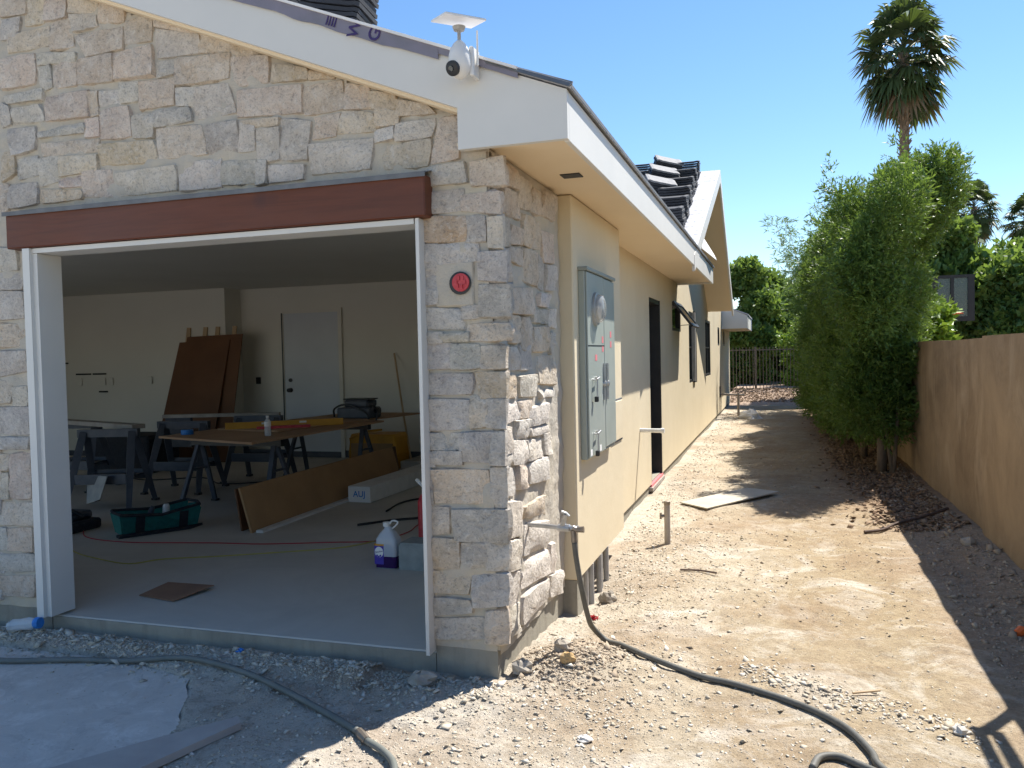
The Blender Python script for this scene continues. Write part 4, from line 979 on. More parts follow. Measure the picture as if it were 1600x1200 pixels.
# pipe stubs, standpipes, conduits
stb = thing('pipe_stub', 'white pipe stub sticking out of the wall before the black side doorway', 'pipe', (-1.38, 8.5, 0.765))
MB().cyl((-1.40, 8.5, 0.765), (-1.14, 8.5, 0.762), 0.022, 14).build('pipe', M_pvc, stb, smooth=40)
MB().cyl((-1.165, 8.5, 0.762), (-1.13, 8.5, 0.762), 0.028, 14).build('pipe_cap', M_pvc, stb)
stb = thing('pipe_stub', 'thin white pipe stub high on the gable wall near the far eave', 'pipe', (-1.38, 19, 2.53))
MB().cyl((-1.40, 19, 2.53), (-1.10, 19, 2.52), 0.018, 10).build('pipe', M_pvc, stb)
for i, (x, y) in enumerate(((-1.235, 5.28), (-1.215, 5.36), (-1.215, 5.62), (-1.225, 5.70), (-1.215, 5.86))):
    o = MB().cyl((x, y, -0.35), (x, y, 0.168), 0.021, 12).build('conduit', M_conduit, smooth=40)
    tag(o, ['first', 'second', 'third', 'fourth', 'farthest'][i] + ' grey conduit from the stone corner, running into the ground below the meter', 'conduit', 'conduits below the meter cabinet')
st = thing('standpipe', 'weathered grey standpipe with a small valve on the dirt near the house', 'pipe', (-0.9, 6.86, 0))
MB().tube([(-0.9, 6.86, -.05), (-0.9, 6.86, 0.30)], 0.025, 12).build('pipe', M_oldw, st)
vb = MB(); vb.lathe((-0.9, 6.86, 0.29), (0, 0, 1), [(0, .022), (.02, .028), (.04, .028), (.045, .012)], 10); vb.tube([(-.91, 6.86, .21), (-.955, 6.84, .21)], .012, 8); vb.tube([(-.95, 6.84, .185), (-.95, 6.84, .235)], .009, 8)
vb.build('valve_body', M_brass, st)
st = thing('standpipe', 'far tap on a pipe stand beside the house wall near the fence', 'pipe', (-0.87, 20.5, 0))
MB().tube([(-0.95, 20.5, -.05), (-0.95, 20.5, 0.55)], 0.03, 8).build('pipe', M_oldw, st)
vb = MB(); vb.tube([(-1.38, 20.5, .52), (-.80, 20.5, .50)], .025, 8); vb.tube([(-1.0, 20.5, .60), (-.85, 20.5, .68), (-.78, 20.5, .56)], .018, 6); vb.build('valve', M_brass, st)
B(-1.38, -1.36, 20.35, 20.65, .45, .72).build('wall_plate', M_black, st)
bg = MB(); rgb = np.random.default_rng(9)
n_, m_ = 9, 5; pts = []
for i in range(m_ + 1):
    th = math.pi / 2 * i / m_
    for k in range(n_):
        q = 0.24 * (0.7 + 0.6 * rgb.random()); ph = 2 * math.pi * k / n_
        pts.append((-0.66 + q * math.cos(th) * math.cos(ph), 19.8 + q * math.cos(th) * math.sin(ph), hz(-.66, 19.8) - .01 + 0.22 * math.sin(th) * (0.7 + 0.5 * rgb.random())))
fs = [(i * n_ + k, i * n_ + (k + 1) % n_, (i + 1) * n_ + (k + 1) % n_, (i + 1) * n_ + k) for i in range(m_) for k in range(n_)]
bo_ = bg.add(pts, fs).build('plastic_bag', M_paper); tag(bo_, 'crumpled white plastic bag lying by the far standpipe', 'bag')

# board on the dirt path
bd = MB(); z0 = max(hz(-0.99, 8.55), hz(-.69, 8.29), hz(-.03, 9.27)) + .012
bd.prism([(-0.99, 8.546, z0), (-0.694, 8.285, z0 - .005), (-0.02, 9.275, z0 + .02), (-0.36, 9.46, z0 + .02)], (0, 0, 0.012))
tag(bd.build('board', M_ply), 'pale sheet of board lying on the dirt path half in tree shade', 'board')
bpy.data.objects['board'].data.materials[0] = simple('pale_board', (0.50, 0.45, 0.36), (0.42, 0.38, 0.30), 5, 0.8)
def stick(pts, r, mat, label, cat='stick'):
    o = MB().tube(spline([(x, y, hz(x, y) + dz) for x, y, dz in pts], 5), r, 6).build('stick', mat); tag(o, label, cat); return o
M_twig = simple('dark_twig', (0.07, 0.045, 0.035), (0.12, 0.08, 0.06), 20, 0.85)
stick([(0.67, 7.53, .015), (0.82, 7.62, .02), (0.96, 7.85, .03), (1.2, 8.05, .05), (1.45, 8.36, .04)], 0.014, M_twig, 'long dark bent branch lying across the shadow edge by the wall')
stick([(-0.70, 6.0, .012), (-0.56, 6.0, .012), (-0.44, 5.95, .02)], 0.007, M_twig, 'short thin brown twig on the sunlit dirt')
stick([(0.30, 3.98, .012), (0.42, 4.03, .018)], 0.006, M_wood, 'short pale splinter of wood beside the hose')
o = B(-2.80, -2.56, 3.51, 3.535, 0.045, 0.057).build('wood_strip', M_oldw); o.rotation_euler = (0, 0, 0)
tag(o, 'thin strip of pale wood in the rubble below the slab edge', 'wood strip')
rbk = MB(); rg = random.Random(2)
for i in range(6): rbk.prism([(-2.68 + rg.uniform(-.03, .03), 3.58 + rg.uniform(-.02, .02), .055 + rg.uniform(0, .02)) for _ in range(4)], (0.003, -.004, .003))
tag(rbk.build('plastic_scrap', M_blue), 'crumpled scrap of blue plastic in the rubble below the slab', 'scrap')
rbk = MB(); q = Vector((1.22, 5.02, hz(1.22, 5.02) + .02)); rbk.lathe(q, (0.6, .5, .3), [(-.03, .01), (-.02, .025), (.02, .028), (.035, .012)], 8)
tag(rbk.build('orange_cap', M_orange), 'small orange plastic cap in the wall shade at the right edge', 'cap')
rbk = MB(); rg = random.Random(8)
for i in range(5): rbk.prism([(-1.09 + rg.uniform(-.03, .03), 4.86 + rg.uniform(-.03, .03), hz(-1.09, 4.86) + rg.uniform(0, .04)) for _ in range(4)], (0.003, -.004, .003))
tag(rbk.build('plastic_scrap', M_red), 'red scrap of tape at the foot of the grey conduits', 'scrap')
# foreground plank
pk = MB(); pk.prism([(-2.17, 2.93, .012), (-2.20, 2.50, .012), (-2.34, 2.30, .012), (-2.75, 2.25, .012), (-2.42, 2.64, .012)][::1], (0, 0, 0.028))
pk = MB(); a = Vector((-2.20, 2.92, 0.02)); d = Vector((-0.33, -0.95, 0)).normalized(); r_ = Vector((-0.95, 0.33, 0)).normalized()
pk.prism([a + Vector((.03, -.03, 0)), a + Vector((-.02, .02, 0)), a + Vector((-0.26, -0.30, 0)), a + Vector((-0.95, -1.3, 0)), a + Vector((-0.35, -1.3, 0))], (0, 0, 0.03))
M_dustply = simple('dusty_plywood', (0.42, 0.38, 0.34), (0.34, 0.30, 0.27), 5, 0.85, 30, 0.3)
tag(pk.build('plywood_offcut', M_dustply), 'dusty plywood offcut lying on the pad at the bottom of the photo', 'board')
# crushed bottle at the left jamb
wb = thing('water_bottle', 'crushed clear plastic bottle with blue cap lying by the left jamb', 'bottle', (-4.2, 3.62, 0.1))
pts = [(-4.20, 3.54, .085), (-4.17, 3.545, .09), (-4.12, 3.55, .10), (-4.07, 3.56, .105), (-4.03, 3.565, .11)]
MB().tube(pts, [.026, .036, .031, .036, .028], 9).build('bottle_body', M_clear, wb)
MB().tube([(-4.03, 3.565, .11), (-4.015, 3.567, .111), (-4.0, 3.569, .112)], [.031, .033, .031], 10).build('bottle_cap', M_blue, wb)

# ------------------------------------------------------------------ garage contents
F0 = 0.115
def GB(x0, x1, y0, y1, z0, z1, name, mat, par, bev=0.0): return B(x0, x1, y0, y1, z0, z1, bev=bev).build(name, mat, par)
# metal saw horses under the sheet table
def trestle(x, y, lab, wd=1.05, ht=0.70, ang=0.0):
    t_ = thing('sawhorse', lab, 'sawhorse', (x, y, F0), 'folding metal sawhorses under the table')
    c, s_ = math.cos(ang), math.sin(ang)
    def P(u, v, z): return (x + u * c - v * s_, y + u * s_ + v * c, F0 + z)
    MB().beam(P(-wd / 2, 0, ht - .04), P(wd / 2, 0, ht - .04), 0.07, 0.09).build('top_rail', M_black, t_)
    for u in (-1, 1):
        for v in (-1, 1):
            l_ = MB().beam(P(u * wd * .42, v * .03, ht - .08), P(u * wd * .47, v * .27, 0.01), 0.045, 0.03).build('leg', M_dark, t_)
            MB().beam(P(u * wd * .47 - .03, v * .27, 0.012), P(u * wd * .47 + .03, v * .27, .012), .06, .02).build('foot', M_black, l_)
        MB().beam(P(u * wd * .445, -.14, .38), P(u * wd * .445, .14, .38), 0.025, 0.02).build('brace', M_dark, t_)
    return t_
trestle(-5.15, 6.95, 'black folding metal sawhorse under the near end of the sheet table')
trestle(-5.15, 8.75, 'black folding metal sawhorse under the far end of the sheet table')
T0 = F0 + 0.705
o = MB().prism([(-5.90, 6.72, T0), (-4.50, 6.28, T0), (-4.42, 8.72, T0), (-5.72, 9.15, T0)], (0, 0, 0.02)).build('plywood_sheet', M_ply); tag(o, 'near brown sheet of the table top laid on two metal sawhorses', 'plywood sheet')
o = MB().prism([(-5.72, 7.4, T0 + .022), (-4.85, 7.2, T0 + .022), (-4.38, 9.75, T0 + .022), (-5.5, 9.85, T0 + .022)], (0, 0, 0.014)).build('plywood_sheet', M_ply); tag(o, 'upper far brown sheet stacked on the sheet table under the black tool', 'plywood sheet')
for i in range(7): pass
lv = thing('spirit_level', 'long yellow spirit level lying on the sheet table', 'spirit level', (-5.0, 7.4, T0 + .04))
MB().beam((-5.55, 7.30, T0 + .07), (-4.55, 8.0, T0 + .07), 0.03, 0.07).build('level_body', M_yellow, lv)
for k in (0.3, 0.62): 
    p = Vector((-5.55, 7.30, T0 + .085)).lerp(Vector((-4.55, 8.0, T0 + .085)), k); MB().beam(p, p + Vector((.06, .042, 0)), .036, .02).build('vial', M_plast, lv)
MB().beam((-5.2, 7.35, T0 + .05), (-4.75, 7.66, T0 + .05), 0.03, 0.03).build('red_strip', M_red); tag(bpy.data.objects['red_strip'], 'red strip lying against the yellow level on the table', 'strip')
wb = thing('water_bottle', 'clear plastic water bottle standing on the near corner of the table', 'bottle', (-4.72, 6.85, T0 + .022))
MB().lathe((-4.72, 6.85, T0 + .021), (0, 0, 1), [(0, .028), (.01, .032), (.06, .031), (.08, .029), (.10, .032), (.14, .031), (.165, .015), (.18, .013)], 16).build('bottle_body', M_clear, wb, smooth=40)
MB().lathe((-4.72, 6.85, T0 + .20), (0, 0, 1), [(0, .015), (.018, .015), (.019, .003)], 12).build('bottle_cap', M_plast, wb)
MB().lathe((-4.72, 6.85, T0 + .115), (0, 0, 1), [(0, .0325), (.045, .0325)], 16).build('bottle_label', M_paper, wb)
o = MB().lathe((-5.72, 6.92, T0 + .02), (0, 0, 1), [(0, .05), (.001, .06), (.048, .06), (.049, .04)], 18).build('tape_roll', M_blue); tag(o, 'roll of blue painters tape on the left corner of the table', 'tape')
# black benchtop tool with cord
tl = thing('power_tool', 'black benchtop planer with coiled cord at the far end of the table', 'power tool', (-4.85, 8.9, T0 + .037))
TZ = T0 + .037
GB(-5.06, -4.62, 8.75, 9.05, TZ, TZ + .13, 'tool_base', M_dark, tl, .015); GB(-4.98, -4.66, 8.78, 9.03, TZ + .13, TZ + .22, 'motor_housing', M_dark, tl, .02)
GB(-5.0, -4.63, 8.80, 9.0, TZ + .22, TZ + .235, 'top_cover', M_black, tl, .005)
MB().cyl((-5.12, 8.9, TZ + .07), (-4.56, 8.9, TZ + .09), .035, 12).build('spindle', M_black, tl)
MB().tube(spline([(-4.6, 8.8, TZ + .15), (-4.5, 8.72, TZ + .1), (-4.52, 8.7, TZ - .03), (-4.60, 8.7, TZ - .02), (-4.66, 8.72, TZ + .07), (-4.9, 8.72, TZ + .17), (-5.08, 8.74, TZ + .12), (-5.1, 8.76, TZ + .02)], 5), .012, 6).build('power_cord', M_black, tl)
o = MB().tube([(-4.62, 9.9, F0), (-4.9, 10.25, F0 + .7), (-5.27, 10.78, F0 + 1.52)], .014, 8).build('broom_handle', M_wood); tag(o, 'thin wooden pole leaning on the back wall behind the power tool', 'pole')
o = MB().prism([(-4.27, 5.90, F0), (-4.25, 5.90, F0), (-4.36, 5.90, F0 + .38), (-4.38, 5.90, F0 + .38)], (-0.10, 3.1, 0)).build('hardboard_sheet', M_card); tag(o, 'long brown board standing on edge along the floor beside the white strip', 'board')
o = MB().prism([(-4.40, 5.95, F0), (-4.385, 5.95, F0), (-4.44, 5.95, F0 + .36), (-4.455, 5.95, F0 + .36)], (-0.10, 3.3, 0)).build('hardboard_sheet', M_hard); tag(o, 'second brown board standing on edge just behind the first', 'board')
o = MB().beam((-4.19, 5.92, F0 + .012), (-4.26, 8.6, F0 + .012), .07, .022).build('baseboard_strip', M_plast); tag(o, 'long white trim strip on the floor along the brown board', 'trim strip')
bx = thing('long_carton', 'long white carton with black letters lying on the garage floor', 'box', (-4.05, 7.4, F0))
a, b = Vector((-4.05, 7.40, F0 + .085)), Vector((-4.02, 9.3, F0 + .085))
MB().beam(a, b, .25, .16).build('carton', M_paper, bx)
mt = Matrix.Translation((-3.921, 8.15, F0 + .09)) @ Matrix.Rotation(math.radians(90 - .9), 4, 'Z') @ Matrix.Rotation(math.radians(90), 4, 'X')
text_part('carton_lettering', 'TIM', M_inkd, bx, mt, 0.11)
mt = Matrix.Translation((-3.923, 7.65, F0 + .09)) @ Matrix.Rotation(math.radians(90 - .9), 4, 'Z') @ Matrix.Rotation(math.radians(90), 4, 'X')
text_part('carton_lettering', 'R', M_ink, bx, mt, 0.11)
mt = Matrix.Translation((-4.05, 7.399, F0 + .085)) @ Matrix.Rotation(math.radians(90), 4, 'X')
text_part('end_lettering', 'AUJ', M_blue, bx, mt, 0.085)
# jug of cleaner
jg = thing('cleaner_jug', 'milky plastic jug of purple cleaner with purple label on the slab', 'jug', (-2.60, 5.15, F0))
def rrect(cx, cy, hw, hd, r, z, n=4):
    out = []
    for (sx, sy, a0) in ((1, 1, 0), (-1, 1, 90), (-1, -1, 180), (1, -1, 270)):
        for k in range(n + 1):
            a_ = math.radians(a0 + 90 * k / n); out.append((cx + sx * (hw - r) + r * math.cos(a_), cy + sy * (hd - r) + r * math.sin(a_), z))
    return out
def loft(rings):
    m = MB(); n = len(rings[0]); m.v = [p for r in rings for p in r]
    for i in range(len(rings) - 1):
        for k in range(n): m.f.append((i * n + k, i * n + (k + 1) % n, (i + 1) * n + (k + 1) % n, (i + 1) * n + k))
    m.f.append(tuple(range(n))[::-1]); m.f.append(tuple((len(rings) - 1) * n + k for k in range(n))); return m
loft([rrect(-2.60, 5.15, w, d, r, F0 + z) for w, d, r, z in ((.07, .05, .02, 0), (.08, .058, .025, .012), (.08, .058, .025, .16), (.078, .056, .025, .20), (.05, .045, .03, .245), (.026, .026, .02, .27), (.024, .024, .02, .285))]).build('jug_body', M_jug, jg, smooth=40)
loft([rrect(-2.60, 5.15, .0812, .0592, .026, F0 + z) for z in (.006, .085)]).build('purple_liquid', M_liquid, jg, smooth=40)
loft([rrect(-2.645, 5.15, .0405, .0602, .012, F0 + z) for z in (.03, .165)]).build('jug_label', M_purplelabel, jg)
loft([rrect(-2.645, 5.15, .0408, .0604, .012, F0 + z) for z in (.158, .170)]).build('label_band', M_yellow, jg)
el = [(-2.645 + .033 * math.cos(a_), 5.0892, F0 + .115 + .037 * math.sin(a_)) for a_ in np.linspace(0, 2 * math.pi, 18)[:-1]]
MB().prism(el, (0, -.0006, 0)).build('label_oval', M_paper, jg)
mt = Matrix.Translation((-2.645, 5.0884, F0 + .118)) @ Matrix.Rotation(math.radians(-12), 4, 'Y') @ Matrix.Rotation(math.radians(90), 4, 'X')
text_part('label_lettering', 'Fabuloso', M_ink, jg, mt, 0.0165, 0.0003)
for x, z in ((-2.66, .09), (-2.635, .09), (-2.648, .082)):
    MB().lathe((x, 5.0886, F0 + z), (0, -1, 0), [(0, .008), (.001, .007), (.0012, .001)], 8).build('label_flower', M_purplelabel, jg)
MB().lathe((-2.612, 5.15, F0 + .285), (0, 0, 1), [(0, .026), (.028, .026), (.03, .01)], 14).build('jug_cap', M_plast, jg, smooth=40)
MB().tube(spline([(-2.59, 5.15, F0 + .30), (-2.565, 5.15, F0 + .325), (-2.525, 5.15, F0 + .315), (-2.55, 5.15, F0 + .285), (-2.57, 5.15, F0 + .27)], 4), .006, 6).build('jug_handle', M_plast, jg)
cbk = thing('concrete_block', 'grey hollow concrete block on the slab beside the purple jug', 'concrete block', (-2.36, 5.2, F0))
m = MB(); m.box(-2.50, -2.12, 5.10, 5.14, F0, F0 + .17); m.box(-2.50, -2.12, 5.26, 5.30, F0, F0 + .17)
for x in (-2.50, -2.33, -2.155): m.box(x, x + .035, 5.14, 5.26, F0, F0 + .17)
m.build('block', M_block, cbk); m = MB(); m.box(-2.49, -2.13, 5.105, 5.295, F0 + .17, F0 + .185); m.build('block_top', M_block, cbk)
ex = thing('fire_extinguisher', 'red cylinder with a white nozzle half hidden by the right jamb', 'fire extinguisher', (-2.50, 5.72, F0))
MB().lathe((-2.555, 5.72, F0), (0, 0, 1), [(0, .06), (.01, .072), (.36, .072), (.41, .05), (.43, .025), (.46, .022)], 18).build('cylinder', M_red, ex, smooth=40)
MB().tube([(-2.555, 5.72, F0 + .45), (-2.60, 5.70, F0 + .50), (-2.63, 5.70, F0 + .53)], .014, 8).build('nozzle', M_plast, ex)
o = MB().prism([(-3.82, 4.13, F0 + .004), (-3.51, 4.07, F0 + .006), (-3.44, 4.36, F0 + .028), (-3.83, 4.40, F0 + .012)], (0, 0, .005)).build('cardboard_piece', M_cardd); tag(o, 'flat scrap of brown cardboard on the bare garage slab', 'cardboard')
def cord(nm_, pts, r, mat, lab):
    o = MB().tube(spline([(x, y, F0 + r + (z if z else 0)) for x, y, z in pts], 5), r, 6).build('extension_cord' if nm_ == 'power_cord' else nm_, mat, smooth=True); tag(o, lab, 'cord'); return o
cord('power_cord', [(-5.9, 5.75, 0), (-5.55, 5.44, 0), (-5.1, 5.36, 0), (-4.7, 5.42, 0), (-4.3, 5.50, 0), (-3.9, 5.55, 0), (-3.4, 5.72, 0), (-3.05, 5.85, 0), (-2.95, 6.2, 0), (-2.99, 6.52, 0), (-2.9, 6.9, 0)], .005, M_cordr, 'red extension cord across the garage floor')
cord('power_cord', [(-5.7, 5.3, 0), (-5.2, 4.98, 0), (-4.85, 4.85, 0), (-4.5, 4.78, 0), (-4.35, 4.95, 0), (-4.0, 5.12, 0), (-3.6, 5.34, 0), (-3.2, 5.6, 0), (-3.0, 6.0, 0)], .005, M_cordy, 'thin yellow cord curving over the garage slab in front of the red one')
cord('air_hose', [(-3.5, 6.35, 0), (-3.3, 6.6, 0), (-3.1, 6.75, 0), (-2.9, 6.95, 0), (-2.6, 7.3, 0)], .011, M_black, 'thick black hose lying on the floor behind the purple jug')
cord('air_hose', [(-3.55, 7.0, 0), (-3.6, 7.5, 0), (-3.4, 8.0, 0), (-3.5, 8.6, 0), (-3.3, 9.4, 0)], .009, M_black, 'black hose snaking on the floor past the white carton')
cord('power_cord', [(-5.75, 8.5, 0), (-6.3, 8.2, 0), (-6.9, 8.6, 0), (-7.5, 8.3, 0), (-8.2, 8.6, 0)], .008, M_black, 'black cord winding across the floor behind the plastic sawhorses')
# tool bag
tbg = thing('tool_bag', 'open teal and black tool bag on the garage floor', 'bag', (-5.35, 5.95, F0))
a0 = math.radians(58); c, s_ = math.cos(a0), math.sin(a0)
def TP(u, v, z): u *= .72; v *= .9; z *= .85; return (-5.20 + u * c - v * s_, 5.86 + u * s_ + v * c, F0 + z)
m = MB(); m.v = []
def trough(L, w0, w1, h, th=.015):
    m = MB()
    for sgn in (-1, 1):
        m.prism([TP(-L, sgn * w0, .01), TP(L, sgn * w0, .01), TP(L * 1.08, sgn * w1, h * 1.15), TP(0, sgn * w1 * 1.06, h * .86), TP(-L * 1.08, sgn * w1, h * 1.1)], Vector(TP(0, sgn * th, 0)) - Vector(TP(0, 0, 0)))
        m.prism([TP(sgn * L, -w0, .01), TP(sgn * L, w0, .01), TP(sgn * L * 1.08, w1, h), TP(sgn * L * 1.1, 0, h * 1.15), TP(sgn * L * 1.08, -w1, h)], Vector(TP(sgn * th, 0, 0)) - Vector(TP(0, 0, 0)))
    m.prism([TP(-L, -w0, .0), TP(L, -w0, .0), TP(L, w0, .0), TP(-L, w0, .0)], (0, 0, .02)); return m
trough(.42, .12, .17, .20).build('bag_body', M_teal, tbg)
for u in (-.25, .25): MB().prism([TP(u - .05, -.145, .0), TP(u + .05, -.145, .0), TP(u + .05, -.20, .19), TP(u - .05, -.20, .19)], Vector(TP(0, -.008, 0)) - Vector(TP(0, 0, 0))).build('side_pocket', M_cloth, tbg)
MB().tube([TP(-.45, -.18, .22), TP(0, -.19, .18), TP(.45, -.18, .24), TP(.49, 0, .24), TP(.45, .18, .24), TP(0, .19, .19), TP(-.45, .18, .22), TP(-.49, 0, .23), TP(-.45, -.18, .22)], .014, 6).build('bag_rim', M_cloth, tbg)
MB().prism([TP(-.50, -.22, .002), TP(.30, -.24, .002), TP(.50, -.12, .002), TP(-.5, -.12, .002)], (0, 0, .02)).build('base_flap', M_cloth, tbg)
MB().lathe(TP(.10, 0, .02), (0.1, 0, 1), [(0, .03), (.18, .03), (.2, .02)], 10).build('tool_handle', M_plast, tbg)
MB().lathe(TP(-.12, .03, .02), (0.2, .3, 1), [(0, .02), (.16, .025), (.2, .015)], 8).build('tool_handle', M_dark, tbg)
tcs = thing('tool_case', 'black tool case with clutter on top by the left jamb', 'tool case', (-6.0, 5.6, F0))
GB(-6.35, -5.78, 5.45, 5.85, F0, F0 + .09, 'case_base', M_cloth, tcs, .02); GB(-6.15, -5.85, 5.55, 5.82, F0 + .09, F0 + .16, 'case_lid', M_dark, tcs, .02)
MB().tube(spline([(-6.0, 5.62, F0 + .16), (-5.9, 5.6, F0 + .19), (-5.8, 5.65, F0 + .13)], 4), .018, 8).build('case_handle', M_black, tcs)
GB(-6.1, -5.95, 5.55, 5.6, F0 + .16, F0 + .19, 'battery_pack', M_galv, tcs, .006)
# plastic saw horses
def horse(x, y, lab, ang=0.0, wd=0.62, ht=0.78):
    t_ = thing('plastic_sawhorse', lab, 'sawhorse', (x, y, F0), 'plastic sawhorses at the left of the garage'); c, s_ = math.cos(ang), math.sin(ang)
    def P(u, v, z): return (x + u * c - v * s_, y + u * s_ + v * c, F0 + z)
    MB().beam(P(-wd / 2, 0, ht - .03), P(wd / 2, 0, ht - .03), .07, .08).build('top_rail', M_dark, t_)
    for u in (-1, 1):
        for v in (-1, 1):
            l_ = MB(); A = Vector(P(u * wd * .40, v * .03, ht - .02)); Bq = Vector(P(u * wd * .52, v * .30, 0.0))
            l_.tube([A, A.lerp(Bq, .3), Bq], [.045, .052, .034], 4); lo = l_.build('leg', M_dark, t_)
            MB().beam(Bq + Vector((-.03, 0, .012)), Bq + Vector((.03, 0, .012)), .06, .024).build('foot', M_black, lo)
    MB().beam(P(-wd * .42, -.20, .30), P(wd * .42, -.20, .30), .02, .10).build('shelf', M_dark, t_)
    MB().beam(P(-wd * .42, .20, .30), P(wd * .42, .20, .30), .02, .10).build('shelf', M_dark, t_)
    MB().prism([P(-wd * .42, -.2, .30), P(wd * .42, -.2, .30), P(wd * .42, .2, .30), P(-wd * .42, .2, .30)], (0, 0, .015)).build('tray', M_dark, t_)
    return t_
horse(-6.55, 6.75, 'near left dark plastic sawhorse behind the tool case', 0.3)
horse(-7.85, 7.6, 'dark plastic sawhorse at the far left holding the pale plank', 0.2)
horse(-6.45, 7.75, 'dark plastic sawhorse standing in the middle behind the tool bag', 0.15)
horse(-6.05, 8.6, 'dark plastic sawhorse nearest the leaning brown panels', 0.1)
o = MB().beam((-8.6, 7.75, F0 + .80), (-6.35, 6.95, F0 + .80), .14, .045).build('plank', M_oldw); tag(o, 'pale rough plank resting across the two left plastic sawhorses', 'plank')
o = MB().beam((-7.2, 8.3, F0 + .80), (-5.85, 8.75, F0 + .80), .09, .04).build('plank', M_oldw); tag(o, 'narrow pale plank across the sawhorses near the leaning panels', 'plank')
o = MB().prism([(-6.7, 6.6, F0 + .33), (-6.35, 6.5, F0 + .34), (-6.4, 6.45, F0 + .12), (-6.62, 6.5, F0 + .06)], (0, .012, .004)).build('rag', M_conduit); tag(o, 'grey rag hanging from the tray of the near plastic sawhorse', 'rag')
o = GB(-7.7, -7.3, 8.9, 8.95, F0 + .35, F0 + .75, 'black_panel', M_dark, None, .005); tag(o, 'small dark square panel standing behind the plastic sawhorses', 'panel')
o = GB(-8.9, -7.9, 8.8, 9.4, F0, F0 + .5, 'storage_box', M_cloth, None, .02); tag(o, 'low dark storage box in the shadows at the far left of the garage', 'box')
# leaning panels
m = MB().prism([(-8.85, 9.95, F0), (-7.85, 9.95, F0), (-7.72, 10.33, F0 + 1.78), (-8.62, 10.33, F0 + 1.76)], (0, .02, 0)).build('leaning_panel', M_hard); tag(m, 'tall dark brown panel leaning against the back wall, the front one', 'panel')
m = MB().prism([(-8.72, 10.03, F0), (-7.60, 10.03, F0), (-7.52, 10.36, F0 + 1.86), (-8.5, 10.36, F0 + 1.84)], (0, .015, 0)).build('leaning_panel', M_hard); tag(m, 'dark brown panel just behind the front leaning one', 'panel')
for k, (x, lab) in enumerate(((-8.50, 'leftmost short pine strip poking above the leaning panels'), (-8.20, 'second pine strip from the left above the leaning panels'), (-7.98, 'third pine strip from the left above the leaning panels'), (-7.68, 'rightmost pine strip beside the wall corner above the panels'))):
    o = MB().beam((x - .10, 10.14, F0), (x, 10.408, F0 + 1.98), .07, .018, up=(0, 1, 0)).build('pine_strip', M_wood); tag(o, lab, 'wood strip')
# yellow bin, teal box, shelf
yb = thing('yellow_cart', 'orange yellow plastic bin standing against the back wall', 'bin', (-5.3, 9.9, F0))
loft([rrect(-5.10, 9.9, w, .2, .03, F0 + z) for w, z in ((.34, 0), (.36, .2), (.33, .42), (.31, .46))]).build('bin_body', M_yellow, yb)
GB(-5.40, -4.80, 9.68, 9.70, F0 + .05, F0 + .34, 'front_panel', M_card, yb)
MB().tube([(-5.40, 9.75, F0 + .1), (-5.42, 9.7, F0 + .40), (-5.2, 9.7, F0 + .50), (-4.95, 9.7, F0 + .52)], .015, 6).build('bin_handle', M_yellow, yb)
o = GB(-4.45, -4.0, 10.1, 10.5, F0 + .12, F0 + .40, 'storage_tub', M_teal, None, .02); tag(o, 'teal plastic tub by the right jamb at the back wall', 'tub')
o = GB(-4.7, -3.7, 9.7, 10.6, F0, F0 + .115, 'low_pallet', M_oldw, None, .01); tag(o, 'low pale pallet on the floor carrying the teal tub', 'pallet')

# ------------------------------------------------------------------ tiles stacked on the roofs
def tile_mesh(w, l, t_):
    m = MB(); n = 6; top = []; 
    prof = [(-.5, 0), (-.42, .25), (-.3, 0), (.3, 0), (.42, .25), (.5, 0)]
    vs = [(x * w, -l / 2, z * t_) for x, z in prof] + [(x * w, l / 2, z * t_) for x, z in prof]
    vs += [(x * w, -l / 2, z * t_ - t_) for x, z in prof] + [(x * w, l / 2, z * t_ - t_) for x, z in prof]
    fs = [(i, i + 1, i + 7, i + 6) for i in range(5)] + [(12 + i, 18 + i, 19 + i, 13 + i) for i in range(5)]
    fs += [(i, 12 + i, 13 + i, i + 1) for i in range(5)] + [(6 + i, 7 + i, 19 + i, 18 + i) for i in range(5)] + [(0, 6, 18, 12), (5, 17, 23, 11)]
    me = bpy.data.meshes.new('tile'); me.from_pydata(vs, [], fs); me.materials.append(M_tile); return me
TME = tile_mesh(0.42, 0.33, 0.026); TME2 = TME.copy(); TME2.materials.clear(); TME2.materials.append(M_tileend)
TG = 'stacks of dark roof tiles on the roofs'
def stack(x, y, z, n, rot, lab, slope=(0, 0), step=0.034, light=False):
    t_ = thing('tile_stack', lab, 'roof tiles', (x, y, z), TG); t_.rotation_euler = (slope[0], slope[1], rot); rg = random.Random(int(x * 1000) ^ int(y * 77))
    for k in range(n):
        o = bpy.data.objects.new('tile', TME2 if (light and k >= n - 1) else TME); COL.objects.link(o); o.parent = t_
        o.location = (rg.uniform(-.012, .012), rg.uniform(-.012, .012), 0.03 + k * step); o.rotation_euler = (0, 0, rg.uniform(-.05, .05))
    return t_
zr = lambda x: 2.757 + 0.4 * (-0.88 - x)
stack(-2.86, 5.0, zr(-2.86) + .02, 16, 0.12, 'tall stack of dark tiles on the garage roof above the gable edge', slope=(0, math.atan(.4) * .5), step=.036)
stack(-3.45, 5.05, zr(-3.45) + .02, 14, 0.05, 'stack of dark tiles up the garage roof behind the tall one', slope=(0, math.atan(.4) * .5), step=.036)
NS = (PK[1] - NE[1]) / (PK[0] - NE[0]); zn = lambda y: NE[1] + NS * (y - NE[0]) + .04
sl_ = math.atan(NS)
tilesp = []
words_ = 0; words = ['lowest', 'second', 'third', 'fourth', 'fifth', 'topmost']
